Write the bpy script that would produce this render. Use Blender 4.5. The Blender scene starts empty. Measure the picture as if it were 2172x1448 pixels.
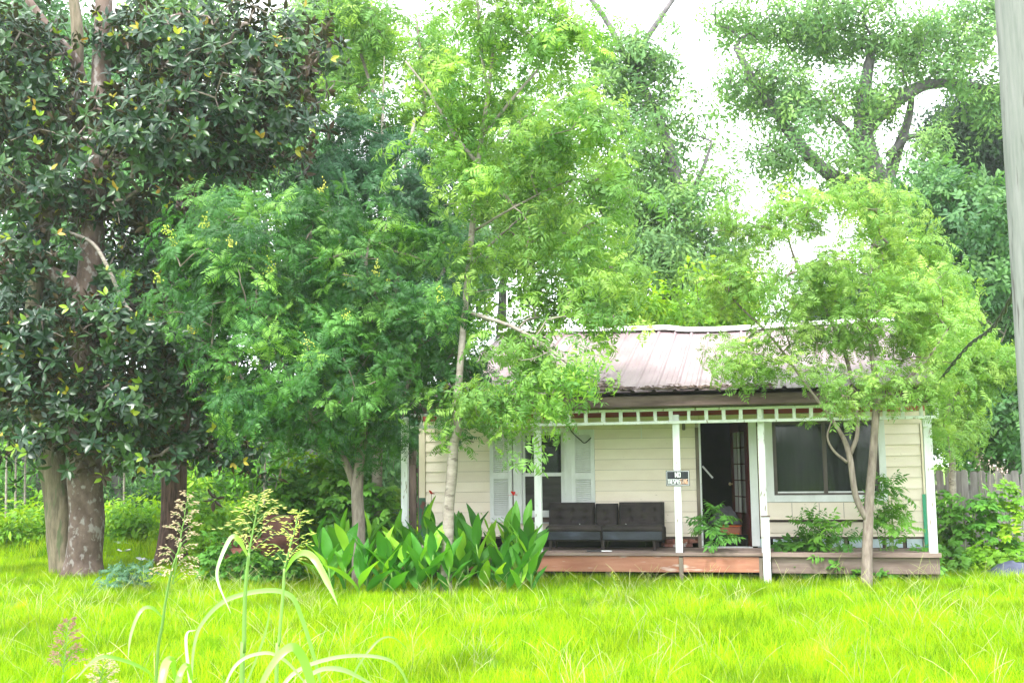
import bpy, math, random
import numpy as np
from mathutils import Vector, Matrix, noise
R = math.radians
random.seed(7)
rng = np.random.default_rng(7)
S = bpy.context.scene
C = S.collection

# ------------------------------------------------------------------ camera
F = 2400.0                      # focal length in pixels of the 2172 px wide photograph
CAMZ = 1.65
TH = math.atan(270 / F)         # tilt up
RO = 0.012                      # roll
fwd = Vector((0, math.cos(TH), math.sin(TH)))
r0 = Vector((1, 0, 0)); u0 = Vector((0, -math.sin(TH), math.cos(TH)))
cr = (r0 * math.cos(RO) - u0 * math.sin(RO)).normalized()
cu = (u0 * math.cos(RO) + r0 * math.sin(RO)).normalized()
cam_d = bpy.data.cameras.new('camera'); cam = bpy.data.objects.new('camera', cam_d); C.objects.link(cam)
m = Matrix((cr, cu, -fwd)).transposed().to_4x4(); m.translation = (0, 0, CAMZ)
cam.matrix_world = m
cam_d.sensor_width = 36; cam_d.lens = 36 * F / 2172; cam_d.clip_start = 0.1; cam_d.clip_end = 2000
S.camera = cam

# ------------------------------------------------------------------ sky, sun, exposure
SUN_EL, SUN_AZ = 58, 205        # azimuth: degrees clockwise from +Y, sun behind and left of the camera
w = bpy.data.worlds.new('World'); S.world = w; w.use_nodes = True
nt = w.node_tree; nt.nodes.clear()
sky = nt.nodes.new('ShaderNodeTexSky'); sky.sky_type = 'NISHITA'; sky.sun_disc = False
sky.sun_elevation = R(SUN_EL); sky.sun_rotation = R(SUN_AZ); sky.air_density = 1.0; sky.dust_density = 1.0; sky.ozone_density = 1.0
hs = nt.nodes.new('ShaderNodeHueSaturation'); hs.inputs['Saturation'].default_value = 0.2
mixc = nt.nodes.new('ShaderNodeMix'); mixc.data_type = 'RGBA'; mixc.inputs['Factor'].default_value = 0.65   # thin bright overcast over the clear sky
mixc.inputs['B'].default_value = (8.6, 9.0, 9.5, 1)
bg = nt.nodes.new('ShaderNodeBackground'); bg.inputs['Strength'].default_value = 0.11
out = nt.nodes.new('ShaderNodeOutputWorld')
nt.links.new(sky.outputs[0], hs.inputs['Color']); nt.links.new(hs.outputs[0], mixc.inputs['A']); nt.links.new(mixc.outputs['Result'], bg.inputs[0]); nt.links.new(bg.outputs[0], out.inputs[0])
sd = bpy.data.lights.new('sun', 'SUN'); sd.energy = 1.5; sd.angle = R(12); sd.color = (1, .97, .92)
sun = bpy.data.objects.new('sun', sd); C.objects.link(sun)
az, el = R(SUN_AZ), R(SUN_EL)
sv = Vector((math.sin(az) * math.cos(el), math.cos(az) * math.cos(el), math.sin(el)))
sun.rotation_euler = sv.to_track_quat('Z', 'Y').to_euler(); sun.location = (0, -10, 30)
S.view_settings.view_transform = 'Standard'; S.view_settings.look = 'None'
S.view_settings.exposure = 2.35; S.view_settings.gamma = 1.0; S.view_settings.use_curve_mapping = False

# ------------------------------------------------------------------ measuring helpers
def ray(px, py):
    return fwd + cr * ((px - 1086) / F) + cu * ((724 - py) / F)
def at(px, py, Y):
    """world point seen at photo pixel (px, py) on the plane y = Y"""
    d = ray(px, py); t = Y / d.y
    return Vector((d.x * t, Y, CAMZ + d.z * t))
def gr(px, py):
    d = ray(px, py); t = -CAMZ / d.z
    return Vector((d.x * t, d.y * t, 0))
HA = R(12.0)                    # the house is turned: its right end is nearer
he = Vector((math.cos(HA), -math.sin(HA), 0)); hn = Vector((math.sin(HA), math.cos(HA), 0))
HO = at(1995, 1218, 15.85); HO.z = 0
def hp(px, py, d=0.0):
    """house-local (x, z) seen at pixel on the plane y_local = d"""
    r = ray(px, py); o = Vector((0, 0, CAMZ))
    t = ((HO + hn * d) - o).dot(hn) / r.dot(hn)
    p = o + r * t - HO
    return p.dot(he), p.z
def hx(px, py=1000, d=0.0): return hp(px, py, d)[0]
def hz(px, py, d=0.0): return hp(px, py, d)[1]

# ------------------------------------------------------------------ object helpers
def props(o, label=None, cat=None, group=None, kind=None):
    if label: o['label'] = label
    if cat: o['category'] = cat
    if group: o['group'] = group
    if kind: o['kind'] = kind
    return o
def empty(name, loc, rz=0, label=None, cat=None, group=None):
    o = bpy.data.objects.new(name, None); C.objects.link(o); o.empty_display_size = .2
    o.location = loc; o.rotation_euler = (0, 0, rz)
    return props(o, label, cat, group)
def link(name, me, parent=None, mat=None, **k):
    if mat is not None and not me.materials: me.materials.append(mat)
    o = bpy.data.objects.new(name, me); C.objects.link(o)
    if parent is not None: o.parent = parent
    return props(o, **k)
class MB:
    def __init__(s): s.v = []; s.f = []; s.smooth = False
    def box(s, x0, x1, y0, y1, z0, z1, M=None, ch=0.0):
        n = len(s.v)
        if ch:
            # chamfered box: 8 corners x 3
            import itertools
            cs = []
            for X, Y, Z in itertools.product((0, 1), (0, 1), (0, 1)):
                x = (x0, x1)[X]; y = (y0, y1)[Y]; z = (z0, z1)[Z]
                dx = ch if X == 0 else -ch; dy = ch if Y == 0 else -ch; dz = ch if Z == 0 else -ch
                cs += [(x, y + dy, z + dz), (x + dx, y, z + dz), (x + dx, y + dy, z)]
            P = [Vector(c) for c in cs]
            if M: P = [M @ p for p in P]
            s.v += [tuple(p) for p in P]
            I = lambda X, Y, Z, k: n + (X * 4 + Y * 2 + Z) * 3 + k
            F_ = [[I(0,0,0,0), I(0,0,1,0), I(0,1,1,0), I(0,1,0,0)], [I(1,0,0,0), I(1,1,0,0), I(1,1,1,0), I(1,0,1,0)],
                  [I(0,0,0,1), I(1,0,0,1), I(1,0,1,1), I(0,0,1,1)], [I(0,1,0,1), I(0,1,1,1), I(1,1,1,1), I(1,1,0,1)],
                  [I(0,0,0,2), I(0,1,0,2), I(1,1,0,2), I(1,0,0,2)], [I(0,0,1,2), I(1,0,1,2), I(1,1,1,2), I(0,1,1,2)]]
            for Z in (0, 1):
                F_.append([I(0,0,Z,0), I(0,1,Z,0), I(0,1,Z,2), I(0,0,Z,2)]); F_.append([I(1,0,Z,0), I(1,1,Z,0), I(1,1,Z,2), I(1,0,Z,2)])
                F_.append([I(0,0,Z,1), I(1,0,Z,1), I(1,0,Z,2), I(0,0,Z,2)]); F_.append([I(0,1,Z,1), I(1,1,Z,1), I(1,1,Z,2), I(0,1,Z,2)])
            for X in (0, 1):
                for Y in (0, 1): F_.append([I(X,Y,0,0), I(X,Y,1,0), I(X,Y,1,1), I(X,Y,0,1)])
            for X in (0, 1):
                for Y in (0, 1):
                    for Z in (0, 1): F_.append([I(X,Y,Z,0), I(X,Y,Z,1), I(X,Y,Z,2)])
            s.f += F_
            return s
        P = [Vector(p) for p in ((x0,y0,z0),(x1,y0,z0),(x1,y1,z0),(x0,y1,z0),(x0,y0,z1),(x1,y0,z1),(x1,y1,z1),(x0,y1,z1))]
        if M: P = [M @ p for p in P]
        s.v += [tuple(p) for p in P]
        s.f += [[n+a for a in q] for q in ((0,3,2,1),(4,5,6,7),(0,1,5,4),(1,2,6,5),(2,3,7,6),(3,0,4,7))]
        return s
    def tube(s, path, radii, n=8, cap=True, wob=0.0, flare=None):
        path = [Vector(p) for p in path]; k0 = len(s.v)
        if not hasattr(radii, '__len__'): radii = [radii] * len(path)
        x = None
        for i, p in enumerate(path):
            d = (path[min(i+1, len(path)-1)] - path[max(i-1, 0)])
            if d.length < 1e-9: d = Vector((0, 0, 1))
            d.normalize()
            if x is None: x = d.orthogonal().normalized()
            else:
                x = x - d * x.dot(d)
                x = x.normalized() if x.length > 1e-6 else d.orthogonal().normalized()
            y = d.cross(x)
            for j in range(n):
                a = 2 * math.pi * j / n; rr = radii[i]
                if wob: rr *= 1 + wob * noise.noise(Vector((math.cos(a) * 1.3, math.sin(a) * 1.3, p.z * 1.6 + p.x)))
                if flare: rr *= flare(i, a)
                q = p + (x * math.cos(a) + y * math.sin(a)) * rr
                s.v.append(tuple(q))
        L = len(path)
        for i in range(L - 1):
            for j in range(n):
                a = k0 + i*n + j; b = k0 + i*n + (j+1) % n
                s.f.append([a, b, b + n, a + n])
        if cap:
            s.f.append([k0 + j for j in range(n)][::-1]); s.f.append([k0 + (L-1)*n + j for j in range(n)])
        return s
    def grid(s, rows):
        k = len(s.v); w_ = len(rows[0])
        for r_ in rows: s.v += [tuple(p) for p in r_]
        for i in range(len(rows) - 1):
            for j in range(w_ - 1):
                a = k + i*w_ + j; s.f.append([a, a+1, a+w_+1, a+w_])
        return s
    def poly(s, pts):
        k = len(s.v); s.v += [tuple(p) for p in pts]; s.f.append(list(range(k, k + len(pts)))); return s
    def mesh(s, name, mat=None, smooth=False):
        me = bpy.data.meshes.new(name); me.from_pydata(s.v, [], s.f); 
        if smooth: me.polygons.foreach_set('use_smooth', [True] * len(me.polygons))
        me.validate(); me.update()
        if mat is not None: me.materials.append(mat)
        return me
    def build(s, name, mat, parent=None, smooth=False, **k):
        return link(name, s.mesh(name, mat, smooth), parent, **k)
def bez(pts, n=8):
    """Catmull-Rom through points"""
    pts = [Vector(p) for p in pts]; P = [pts[0]*2-pts[1]] + pts + [pts[-1]*2-pts[-2]]; o = []
    for i in range(1, len(P)-2):
        for k in range(n):
            t = k / n; a, b, c, d = P[i-1], P[i], P[i+1], P[i+2]
            o.append(.5*((2*b)+(c-a)*t+(2*a-5*b+4*c-d)*t*t+(3*b-a-3*c+d)*t**3))
    o.append(pts[-1]); return o

# ------------------------------------------------------------------ materials
def new_mat(name):
    m_ = bpy.data.materials.new(name); m_.use_nodes = True; t = m_.node_tree; t.nodes.clear()
    o = t.nodes.new('ShaderNodeOutputMaterial'); return m_, t, o
def N(t, ty, **k):
    n = t.nodes.new(ty)
    for a, b in k.items():
        if a in n.inputs: n.inputs[a].default_value = b
        else: setattr(n, a, b)
    return n
def rgb(c): return (c[0], c[1], c[2], 1)
def ramp(t, fac, stops):
    r_ = t.nodes.new('ShaderNodeValToRGB'); e = r_.color_ramp.elements
    while len(e) < len(stops): e.new(.5)
    for i, (p, c) in enumerate(stops): e[i].position = p; e[i].color = rgb(c)
    t.links.new(fac, r_.inputs[0]); return r_
def leaf_mat(name, stops, trans=.35, tc=None, var=(.75, 1.25), rough=.5, spec=.4, coat=0, back=None):
    m_, t, o = new_mat(name)
    oi = N(t, 'ShaderNodeObjectInfo'); r_ = ramp(t, oi.outputs['Random'], stops)
    geo = N(t, 'ShaderNodeNewGeometry')
    nz = N(t, 'ShaderNodeTexNoise'); nz.inputs['Scale'].default_value = .9
    t.links.new(geo.outputs['Position'], nz.inputs['Vector'])
    mr = N(t, 'ShaderNodeMapRange'); mr.inputs[1].default_value = .3; mr.inputs[2].default_value = .7; mr.inputs[3].default_value = var[0]; mr.inputs[4].default_value = var[1]
    t.links.new(nz.outputs[0], mr.inputs[0])
    mu = N(t, 'ShaderNodeVectorMath', operation='SCALE'); t.links.new(r_.outputs[0], mu.inputs[0]); t.links.new(mr.outputs[0], mu.inputs['Scale'])
    col = mu.outputs[0]
    p = N(t, 'ShaderNodeBsdfPrincipled'); p.inputs['Roughness'].default_value = rough; p.inputs['Specular IOR Level'].default_value = spec
    if coat: p.inputs['Coat Weight'].default_value = coat; p.inputs['Coat Roughness'].default_value = .25
    if back:
        mb_ = N(t, 'ShaderNodeMix', data_type='RGBA'); t.links.new(geo.outputs['Backfacing'], mb_.inputs['Factor']); t.links.new(col, mb_.inputs['A']); mb_.inputs['B'].default_value = rgb(back)
        t.links.new(mb_.outputs['Result'], p.inputs['Base Color'])
    else: t.links.new(col, p.inputs['Base Color'])
    tr = N(t, 'ShaderNodeBsdfTranslucent')
    tm = N(t, 'ShaderNodeVectorMath', operation='MULTIPLY'); tm.inputs[1].default_value = tc or (1.7, 1.5, .7)
    t.links.new(col, tm.inputs[0]); t.links.new(tm.outputs[0], tr.inputs[0])
    mx = N(t, 'ShaderNodeMixShader'); mx.inputs[0].default_value = trans
    t.links.new(p.outputs[0], mx.inputs[1]); t.links.new(tr.outputs[0], mx.inputs[2]); t.links.new(mx.outputs[0], o.inputs[0])
    return m_
def surf_mat(name, c1, c2, scale=4, stretch=(1,1,1), rough=.7, bump=.3, c3=None, s3=12, w3=.5, detail=6, spec=.3, rand=0.0, bdist=.01, lo=.35, hi=.65):
    """two-tone noise surface in object space, optional third speckle colour and per-object brightness change"""
    m_, t, o = new_mat(name)
    tc = N(t, 'ShaderNodeTexCoord'); mp = N(t, 'ShaderNodeMapping'); mp.inputs['Scale'].default_value = stretch
    t.links.new(tc.outputs['Object'], mp.inputs['Vector'])
    oi = N(t, 'ShaderNodeObjectInfo')
    cx = N(t, 'ShaderNodeMath', operation='MULTIPLY'); cx.inputs[1].default_value = 37.0; t.links.new(oi.outputs['Random'], cx.inputs[0])
    cmb = N(t, 'ShaderNodeCombineXYZ'); 
    for q in range(3): t.links.new(cx.outputs[0], cmb.inputs[q])
    t.links.new(cmb.outputs[0], mp.inputs['Location'])
    n1 = N(t, 'ShaderNodeTexNoise'); n1.inputs['Scale'].default_value = scale; n1.inputs['Detail'].default_value = detail; n1.inputs['Roughness'].default_value = .6
    t.links.new(mp.outputs[0], n1.inputs['Vector'])
    r_ = ramp(t, n1.outputs[0], [(lo, c1), (hi, c2)]); col = r_.outputs[0]
    if c3:
        n2 = N(t, 'ShaderNodeTexNoise'); n2.inputs['Scale'].default_value = s3; n2.inputs['Detail'].default_value = 4
        t.links.new(mp.outputs[0], n2.inputs['Vector'])
        r2 = ramp(t, n2.outputs[0], [(w3, (0,0,0)), (w3+.08, (1,1,1))])
        mx = N(t, 'ShaderNodeMix', data_type='RGBA'); t.links.new(r2.outputs[0], mx.inputs['Factor']); t.links.new(col, mx.inputs['A']); mx.inputs['B'].default_value = rgb(c3)
        col = mx.outputs['Result']
    if rand:
        mr = N(t, 'ShaderNodeMapRange'); mr.inputs[3].default_value = 1 - rand; mr.inputs[4].default_value = 1 + rand; t.links.new(oi.outputs['Random'], mr.inputs[0])
        sc = N(t, 'ShaderNodeVectorMath', operation='SCALE'); t.links.new(col, sc.inputs[0]); t.links.new(mr.outputs[0], sc.inputs['Scale']); col = sc.outputs[0]
    p = N(t, 'ShaderNodeBsdfPrincipled'); p.inputs['Roughness'].default_value = rough; p.inputs['Specular IOR Level'].default_value = spec
    t.links.new(col, p.inputs['Base Color'])
    if bump:
        b = N(t, 'ShaderNodeBump'); b.inputs['Strength'].default_value = bump; b.inputs['Distance'].default_value = bdist
        t.links.new(n1.outputs[0], b.inputs['Height']); t.links.new(b.outputs[0], p.inputs['Normal'])
    t.links.new(p.outputs[0], o.inputs[0]); return m_

M = {}
M['white'] = surf_mat('white_paint', (.66,.68,.68), (.84,.86,.86), 5, (1,1,.3), .55, .25, c3=(.33,.29,.24), s3=22, w3=.62, rand=.05)
M['cream'] = surf_mat('cream_siding', (.77,.66,.545), (.84,.74,.625), 3, (.5,1,1.4), .6, .12, c3=(.34,.27,.17), s3=22, w3=.72, rand=.05)
M['cream_trim'] = surf_mat('cream_trim', (.70,.60,.46), (.79,.69,.55), 4, (1,1,.4), .6, .15, rand=.04)
M['white_trim'] = surf_mat('white_trim', (.62,.63,.62), (.76,.77,.77), 5, (1,1,.4), .6, .15, c3=(.4,.38,.33), s3=30, w3=.70, rand=.04)
M['skirt'] = surf_mat('pale_blue_board', (.42,.52,.56), (.56,.66,.70), 4, (1,1,1), .6, .1)
M['green_trim'] = surf_mat('green_paint', (.03,.25,.14), (.05,.33,.19), 4, (1,1,.5), .5, .1)
M['dgreen_trim'] = surf_mat('dark_green_paint', (.02,.08,.05), (.05,.15,.09), 9, (1,1,.5), .5, .3, c3=(.12,.04,.03), s3=14, w3=.6)
M['red'] = surf_mat('dark_red_paint', (.24,.025,.03), (.32,.05,.055), 5, (.3,1,1), .5, .2)
M['door'] = surf_mat('maroon_door_paint', (.085,.018,.018), (.13,.03,.028), 5, (1,1,.4), .45, .15, c3=(.4,.33,.28), s3=30, w3=.75)
M['fascia'] = surf_mat('weathered_brown_fascia', (.07,.045,.04), (.17,.12,.11), 5, (.25,1,1.5), .8, .4, c3=(.30,.22,.2), s3=9, w3=.64, rand=.1)
M['deckfront'] = surf_mat('reddish_stained_board', (.30,.12,.075), (.42,.20,.13), 5, (.3,1,1.8), .65, .35, c3=(.50,.38,.33), s3=7, w3=.63, rand=.1)
M['deckgrey'] = surf_mat('weathered_grey_board', (.15,.105,.09), (.27,.205,.175), 6, (.25,1,2), .85, .5, rand=.15)
M['pier'] = surf_mat('wooden_pier', (.13,.10,.08), (.24,.2,.16), 6, (1,1,.3), .85, .4)
M['roof'] = surf_mat('pinkish_metal_roof', (.235,.17,.18), (.315,.24,.25), 2.2, (1.5,.35,1), .42, .05, c3=(.22,.16,.155), s3=3.5, w3=.70, rand=.03, spec=.5)
M['cap'] = surf_mat('ridge_metal', (.60,.56,.57), (.7,.67,.67), 2.2, (1.5,.35,1), .4, .05, spec=.5)
M['litter'] = surf_mat('dry_leaf_litter', (.16,.11,.09), (.36,.28,.23), 9, (1,1,1), .9, .3, rand=.3)
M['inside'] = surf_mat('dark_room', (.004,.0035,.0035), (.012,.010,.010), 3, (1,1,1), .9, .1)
M['black'] = surf_mat('black_frame', (.03,.022,.02), (.06,.045,.04), 8, (1,1,.3), .5, .1)
M['bronze'] = surf_mat('bronze_window_frame', (.06,.045,.04), (.10,.08,.07), 8, (1,1,.3), .4, .1)
M['brick'] = surf_mat('old_brick', (.20,.07,.05), (.34,.15,.12), 12, (1,1,1), .9, .4, c3=(.5,.47,.44), s3=9, w3=.57, rand=.3)
M['sofa'] = surf_mat('charcoal_sofa_cloth', (.024,.020,.021), (.05,.040,.038), 4, (1,1,1), .95, .25, rand=.1)
M['sofa_leather'] = surf_mat('sofa_black_leatherette', (.016,.018,.026), (.045,.05,.07), 5, (.5,1,1), .35, .3, c3=(.06,.07,.10), s3=5, w3=.62)
M['brown_sofa'] = surf_mat('brown_upholstery', (.075,.030,.020), (.14,.055,.036), 5, (1,1,1), .6, .3)
M['orange'] = surf_mat('orange_plastic', (.55,.10,.02), (.7,.14,.03), 5, (1,1,1), .4, .05)
M['cloth'] = surf_mat('grey_cloth', (.05,.05,.06), (.16,.15,.17), 5, (1,1,1), .9, .3)
M['fence'] = surf_mat('weathered_picket', (.22,.19,.20), (.38,.345,.355), 5, (3,1,.4), .9, .5, rand=.16, bdist=.005)
M['darkwood'] = surf_mat('dark_fence_wood', (.035,.025,.02), (.08,.06,.05), 6, (3,1,.4), .9, .5, rand=.2)
M['pole'] = surf_mat('utility_pole_wood', (.13,.145,.13), (.20,.205,.195), 5, (4,4,.35), .85, .6, c3=(.085,.08,.075), s3=7, w3=.60)
M['cable'] = surf_mat('cable_black', (.03,.03,.035), (.06,.06,.07), 8, (1,1,1), .5, .1)
M['bark_mag'] = surf_mat('magnolia_bark', (.09,.06,.048), (.17,.12,.10), 7, (1,1,.7), .85, .8, c3=(.27,.24,.225), s3=11, w3=.55, bdist=.03)
M['bark_mag2'] = surf_mat('mossy_bark', (.10,.085,.055), (.22,.18,.125), 6, (2.5,2.5,.5), .9, .8, c3=(.10,.12,.06), s3=4, w3=.56, bdist=.03)
M['bark_cedar'] = surf_mat('reddish_furrowed_bark', (.05,.03,.025), (.19,.11,.09), 8, (3,3,.35), .95, 1.0, bdist=.04)
M['bark_pale'] = surf_mat('pale_smooth_bark', (.20,.17,.14), (.31,.28,.24), 7, (1,1,2.2), .8, .3, c3=(.13,.11,.09), s3=9, w3=.58)
M['bark_grey'] = surf_mat('grey_brown_bark', (.15,.115,.095), (.30,.25,.215), 9, (2,2,.5), .9, .7, bdist=.02)
M['bark_dark'] = surf_mat('dark_branch_bark', (.05,.04,.04), (.11,.09,.09), 9, (1,1,.6), .9, .5)
M['bark_far'] = surf_mat('far_trunk_bark', (.09,.08,.09), (.18,.16,.17), 6, (1,1,.6), .9, .4)
M['stalk'] = surf_mat('green_stalk', (.11,.22,.04), (.18,.32,.07), 6, (1,1,.3), .5, .1)
M['red_petal'] = surf_mat('red_petal', (.55,.01,.015), (.75,.02,.02), 6, (1,1,1), .5, .1)
M['paper'] = surf_mat('white_litter', (.7,.7,.7), (.85,.85,.85), 6, (1,1,1), .6, .1)
M['tarp'] = surf_mat('dark_blue_tarp', (.03,.035,.06), (.07,.08,.13), 5, (1,1,1), .5, .5)

def glass(name, col=(.02,.025,.025), rough=.05, alpha=.35):
    m_, t, o = new_mat(name)
    p = N(t, 'ShaderNodeBsdfPrincipled'); p.inputs['Base Color'].default_value = rgb(col); p.inputs['Roughness'].default_value = rough; p.inputs['Specular IOR Level'].default_value = .8
    tr = N(t, 'ShaderNodeBsdfTransparent'); tr.inputs[0].default_value = (.8,.85,.85,1)
    mx = N(t, 'ShaderNodeMixShader'); mx.inputs[0].default_value = alpha
    t.links.new(tr.outputs[0], mx.inputs[1]); t.links.new(p.outputs[0], mx.inputs[2]); t.links.new(mx.outputs[0], o.inputs[0]); return m_
M['glass'] = glass('window_glass', (.025,.03,.03), .06, .55)
M['screen'] = surf_mat('window_screen', (.018,.016,.015), (.05,.045,.042), 5, (.3,1,2), .6, .05)
# ================================================================== GROUND
def ground_mat():
    m_, t, o = new_mat('soil_and_thatch')
    geo = N(t, 'ShaderNodeNewGeometry')
    n1 = N(t, 'ShaderNodeTexNoise'); n1.inputs['Scale'].default_value = 1.3; n1.inputs['Detail'].default_value = 8
    t.links.new(geo.outputs['Position'], n1.inputs['Vector'])
    r_ = ramp(t, n1.outputs[0], [(.35, (.07,.14,.02)), (.55, (.12,.22,.025)), (.72, (.17,.17,.06))])
    n2 = N(t, 'ShaderNodeTexNoise'); n2.inputs['Scale'].default_value = 30; t.links.new(geo.outputs['Position'], n2.inputs['Vector'])
    b = N(t, 'ShaderNodeBump'); b.inputs['Strength'].default_value = .8; b.inputs['Distance'].default_value = .03; t.links.new(n2.outputs[0], b.inputs['Height'])
    p = N(t, 'ShaderNodeBsdfPrincipled'); p.inputs['Roughness'].default_value = .95; p.inputs['Specular IOR Level'].default_value = .1
    t.links.new(r_.outputs[0], p.inputs['Base Color']); t.links.new(b.outputs[0], p.inputs['Normal']); t.links.new(p.outputs[0], o.inputs[0]); return m_
M['ground'] = ground_mat()
g = MB(); g.poly([(-400,-150,0),(400,-150,0),(400,700,0),(-400,700,0)])
g.build('ground', M['ground'], kind='structure')

# ================================================================== HOUSE (local frame: x along the front, y into the house)
house = empty('house', HO, -HA, 'small cream clapboard house with pinkish metal roof and white porch posts', 'house')
DW = 1.15                                     # porch depth: front of the wall
zdt = hz(1520, 1172, 0)                       # deck top
XR = hx(1990, 1190, 0); XL = hx(852, 1150, 0)
# deck
deck = MB().box(XL+.03, XR-.03, .06, DW+.1, zdt-.20, zdt-.05).build('deck', M['deckgrey'], house)
nb = 9
for i in range(nb):
    y0 = -.035 + i * (DW + .035) / nb; y1 = y0 + (DW + .035) / nb - .008
    zt = zdt + random.uniform(-.003, .003)
    MB().box(XL, XR, y0, y1, zt-.042, zt, ch=.004).build('plank', M['deckgrey'], deck)
xb = [XL, hx(1135,1190), hx(1441,1190), hx(1449,1190), hx(1611,1190), hx(1618,1190), XR]
zf0, zf1 = hz(1300, 1212), zdt - .047
MB().box(xb[0], xb[1]-.004, 0, .04, zf0, zf1, ch=.005).build('fascia_board', M['deckfront'], deck)
MB().box(xb[1], xb[2]-.003, -.002, .04, zf0, zf1, ch=.005).build('fascia_board', M['deckfront'], deck)
MB().box(xb[3], xb[4]-.003, -.004, .04, zf0+.004, zf1-.01, ch=.005).build('fascia_board', M['deckfront'], deck)
MB().box(xb[5]+.12, xb[6]+.02, -.01, .04, hz(1900,1217), zf1-.01, ch=.006).build('fascia_board', M['deckgrey'], deck, label='weathered grey front board of the porch')
MB().box(xb[5]+.10, xb[6]+.04, -.07, -.012, zf1-.004, zdt+.012, ch=.004).build('nosing', M['deckgrey'], deck)
for px, w_ in ((1145, .09), (1290, .09), (1445, .055), (1614, .05), (1800, .09), (1985, .09)):
    x = hx(px, 1200); MB().box(x-w_/2, x+w_/2, .045 if px not in (1445,1614) else -.02, .13, -.05, zf1-.02).build('pier', M['pier'], deck)
MB().box(XR-.04, XR+.01, .045, DW, hz(1900,1217), zf1).build('side_board', M['deckgrey'], deck)

# walls with openings ------------------------------------------------
WX0 = hx(890, 1000, DW); WX1 = hx(1968, 1000, DW)
zw0 = hz(1400, 1139, DW); zw1 = hz(1400, 856, DW)
D0, D1 = hx(1487, 1000, DW), hx(1590, 1000, DW); DT = hz(1540, 893, DW); DB = hz(1540, 1162, DW)
W0, W1 = hx(1641, 1000, DW), hx(1864, 1000, DW); WT = hz(1700, 894, DW); WB = hz(1700, 1049, DW)
V0, V1 = hx(1108, 1000, DW), hx(1196, 1000, DW); VT = hz(1150, 918, DW); VB = hz(1150, 1096, DW)
opens = [(D0, D1, DB-.05, DT), (W0, W1, WB, WT), (V0, V1, VB, VT)]
def subtract(x0, x1, z0, z1, ops, pad=0):
    segs = [(x0, x1)]
    for a, b, c, d in ops:
        if (z0+z1)/2 > c and (z0+z1)/2 < d:
            ns = []
            for s0, s1 in segs:
                if b+pad <= s0 or a-pad >= s1: ns.append((s0, s1)); continue
                if a-pad > s0: ns.append((s0, a-pad))
                if b+pad < s1: ns.append((b+pad, s1))
            segs = ns
    return segs
bw = MB(); zs = sorted(set([zdt-.15, zw1+.25] + [q for o_ in opens for q in o_[2:]]))
for i in range(len(zs)-1):
    if zs[i+1]-zs[i] < .002 or zs[i+1] < zw0: continue
    for s0, s1 in subtract(WX0, WX1, zs[i], zs[i+1], opens):
        bw.box(s0, s1, DW+.004, DW+.11, zs[i] if zs[i] > zw0 else max(zs[i], zw0-.02), zs[i+1])
wall = bw.build('wall', M['fascia'], house)  # dark backing colour puts shade lines into the gaps between siding boards
bh = (hz(1350, 1109, DW) - hz(1350, 1131.5, DW)); zb = hz(1350, 1137.5, DW); r_i = 0
ztop = hz(1350, 909, DW)
sp_ops = [(D0-.075, D1+.13, 0, 9), (W0-.13, W1+.09, hz(1700,1100,DW), 9), (hx(1040,1000,DW), hx(1262,1000,DW), hz(1100,1108,DW), 9)]
zz = zb; first = True
xa, xz = WX0+.105, WX1-.085
while zz < ztop - .02:
    z1_ = min(zz + (bh*.33 if first else bh), ztop); first = False
    for s0, s1 in subtract(xa, xz, zz, z1_, sp_ops):
        # random butt joints
        cuts = [s0]
        if s1 - s0 > 2.2 and random.random() < .5: cuts.append(s0 + (s1-s0)*random.uniform(.35, .65))
        cuts.append(s1)
        for a, b in zip(cuts[:-1], cuts[1:]):
            j = random.uniform(-.0015, .0015); g = .0032
            mb = MB(); n0 = (a+.002, b-.002)
            y_b, y_t = DW-.024+j, DW-.007+j
            P = [(n0[0], y_b, zz+g), (n0[1], y_b, zz+g), (n0[1], y_t, z1_), (n0[0], y_t, z1_), (n0[0], DW+.002, zz+g), (n0[1], DW+.002, zz+g), (n0[1], DW+.002, z1_), (n0[0], DW+.002, z1_)]
            mb.v = P; mb.f = [[0,1,2,3],[0,4,5,1],[3,2,6,7],[0,3,7,4],[1,5,6,2]]
            mb.build('siding_board', M['cream'], wall)
    zz = z1_
# frieze board and red lintel above the siding
for s0, s1 in ((WX0, D0-.02), (W1+.10, WX1)):
    MB().box(s0+.002, s1, DW-.03, DW+.002, ztop+.003, hz(1350, 884, DW)).build('frieze_board', M['cream_trim'], wall)
MB().box(D0-.016, W1+.096, DW-.032, DW+.002, DT+.002, hz(1350, 884, DW)+.002).build('frieze_board', M['cream_trim'], wall)
MB().box(WX0, WX1, DW-.045, DW+.002, hz(1350, 884, DW)+.005, zw1+.05).build('red_lintel', M['red'], wall)
# corner boards
MB().box(WX0, WX0+.10, DW-.035, DW+.002, hz(896,1055,DW), ztop).build('corner_board', M['cream_trim'], wall)
MB().box(WX0, WX0+.10, DW-.035, DW+.002, zw0-.05, hz(896,1055,DW)-.002).build('corner_board', M['dgreen_trim'], wall, label='corner board with dark green paint')
MB().box(WX1-.08, WX1, DW-.035, DW+.002, hz(1960,1047,DW), ztop).build('corner_board', M['cream_trim'], wall)
MB().box(WX1-.10, WX1+.01, DW-.04, DW+.002, zdt, hz(1960,1047,DW)-.002).build('corner_board', M['green_trim'], wall, label='corner board painted green')
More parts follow.
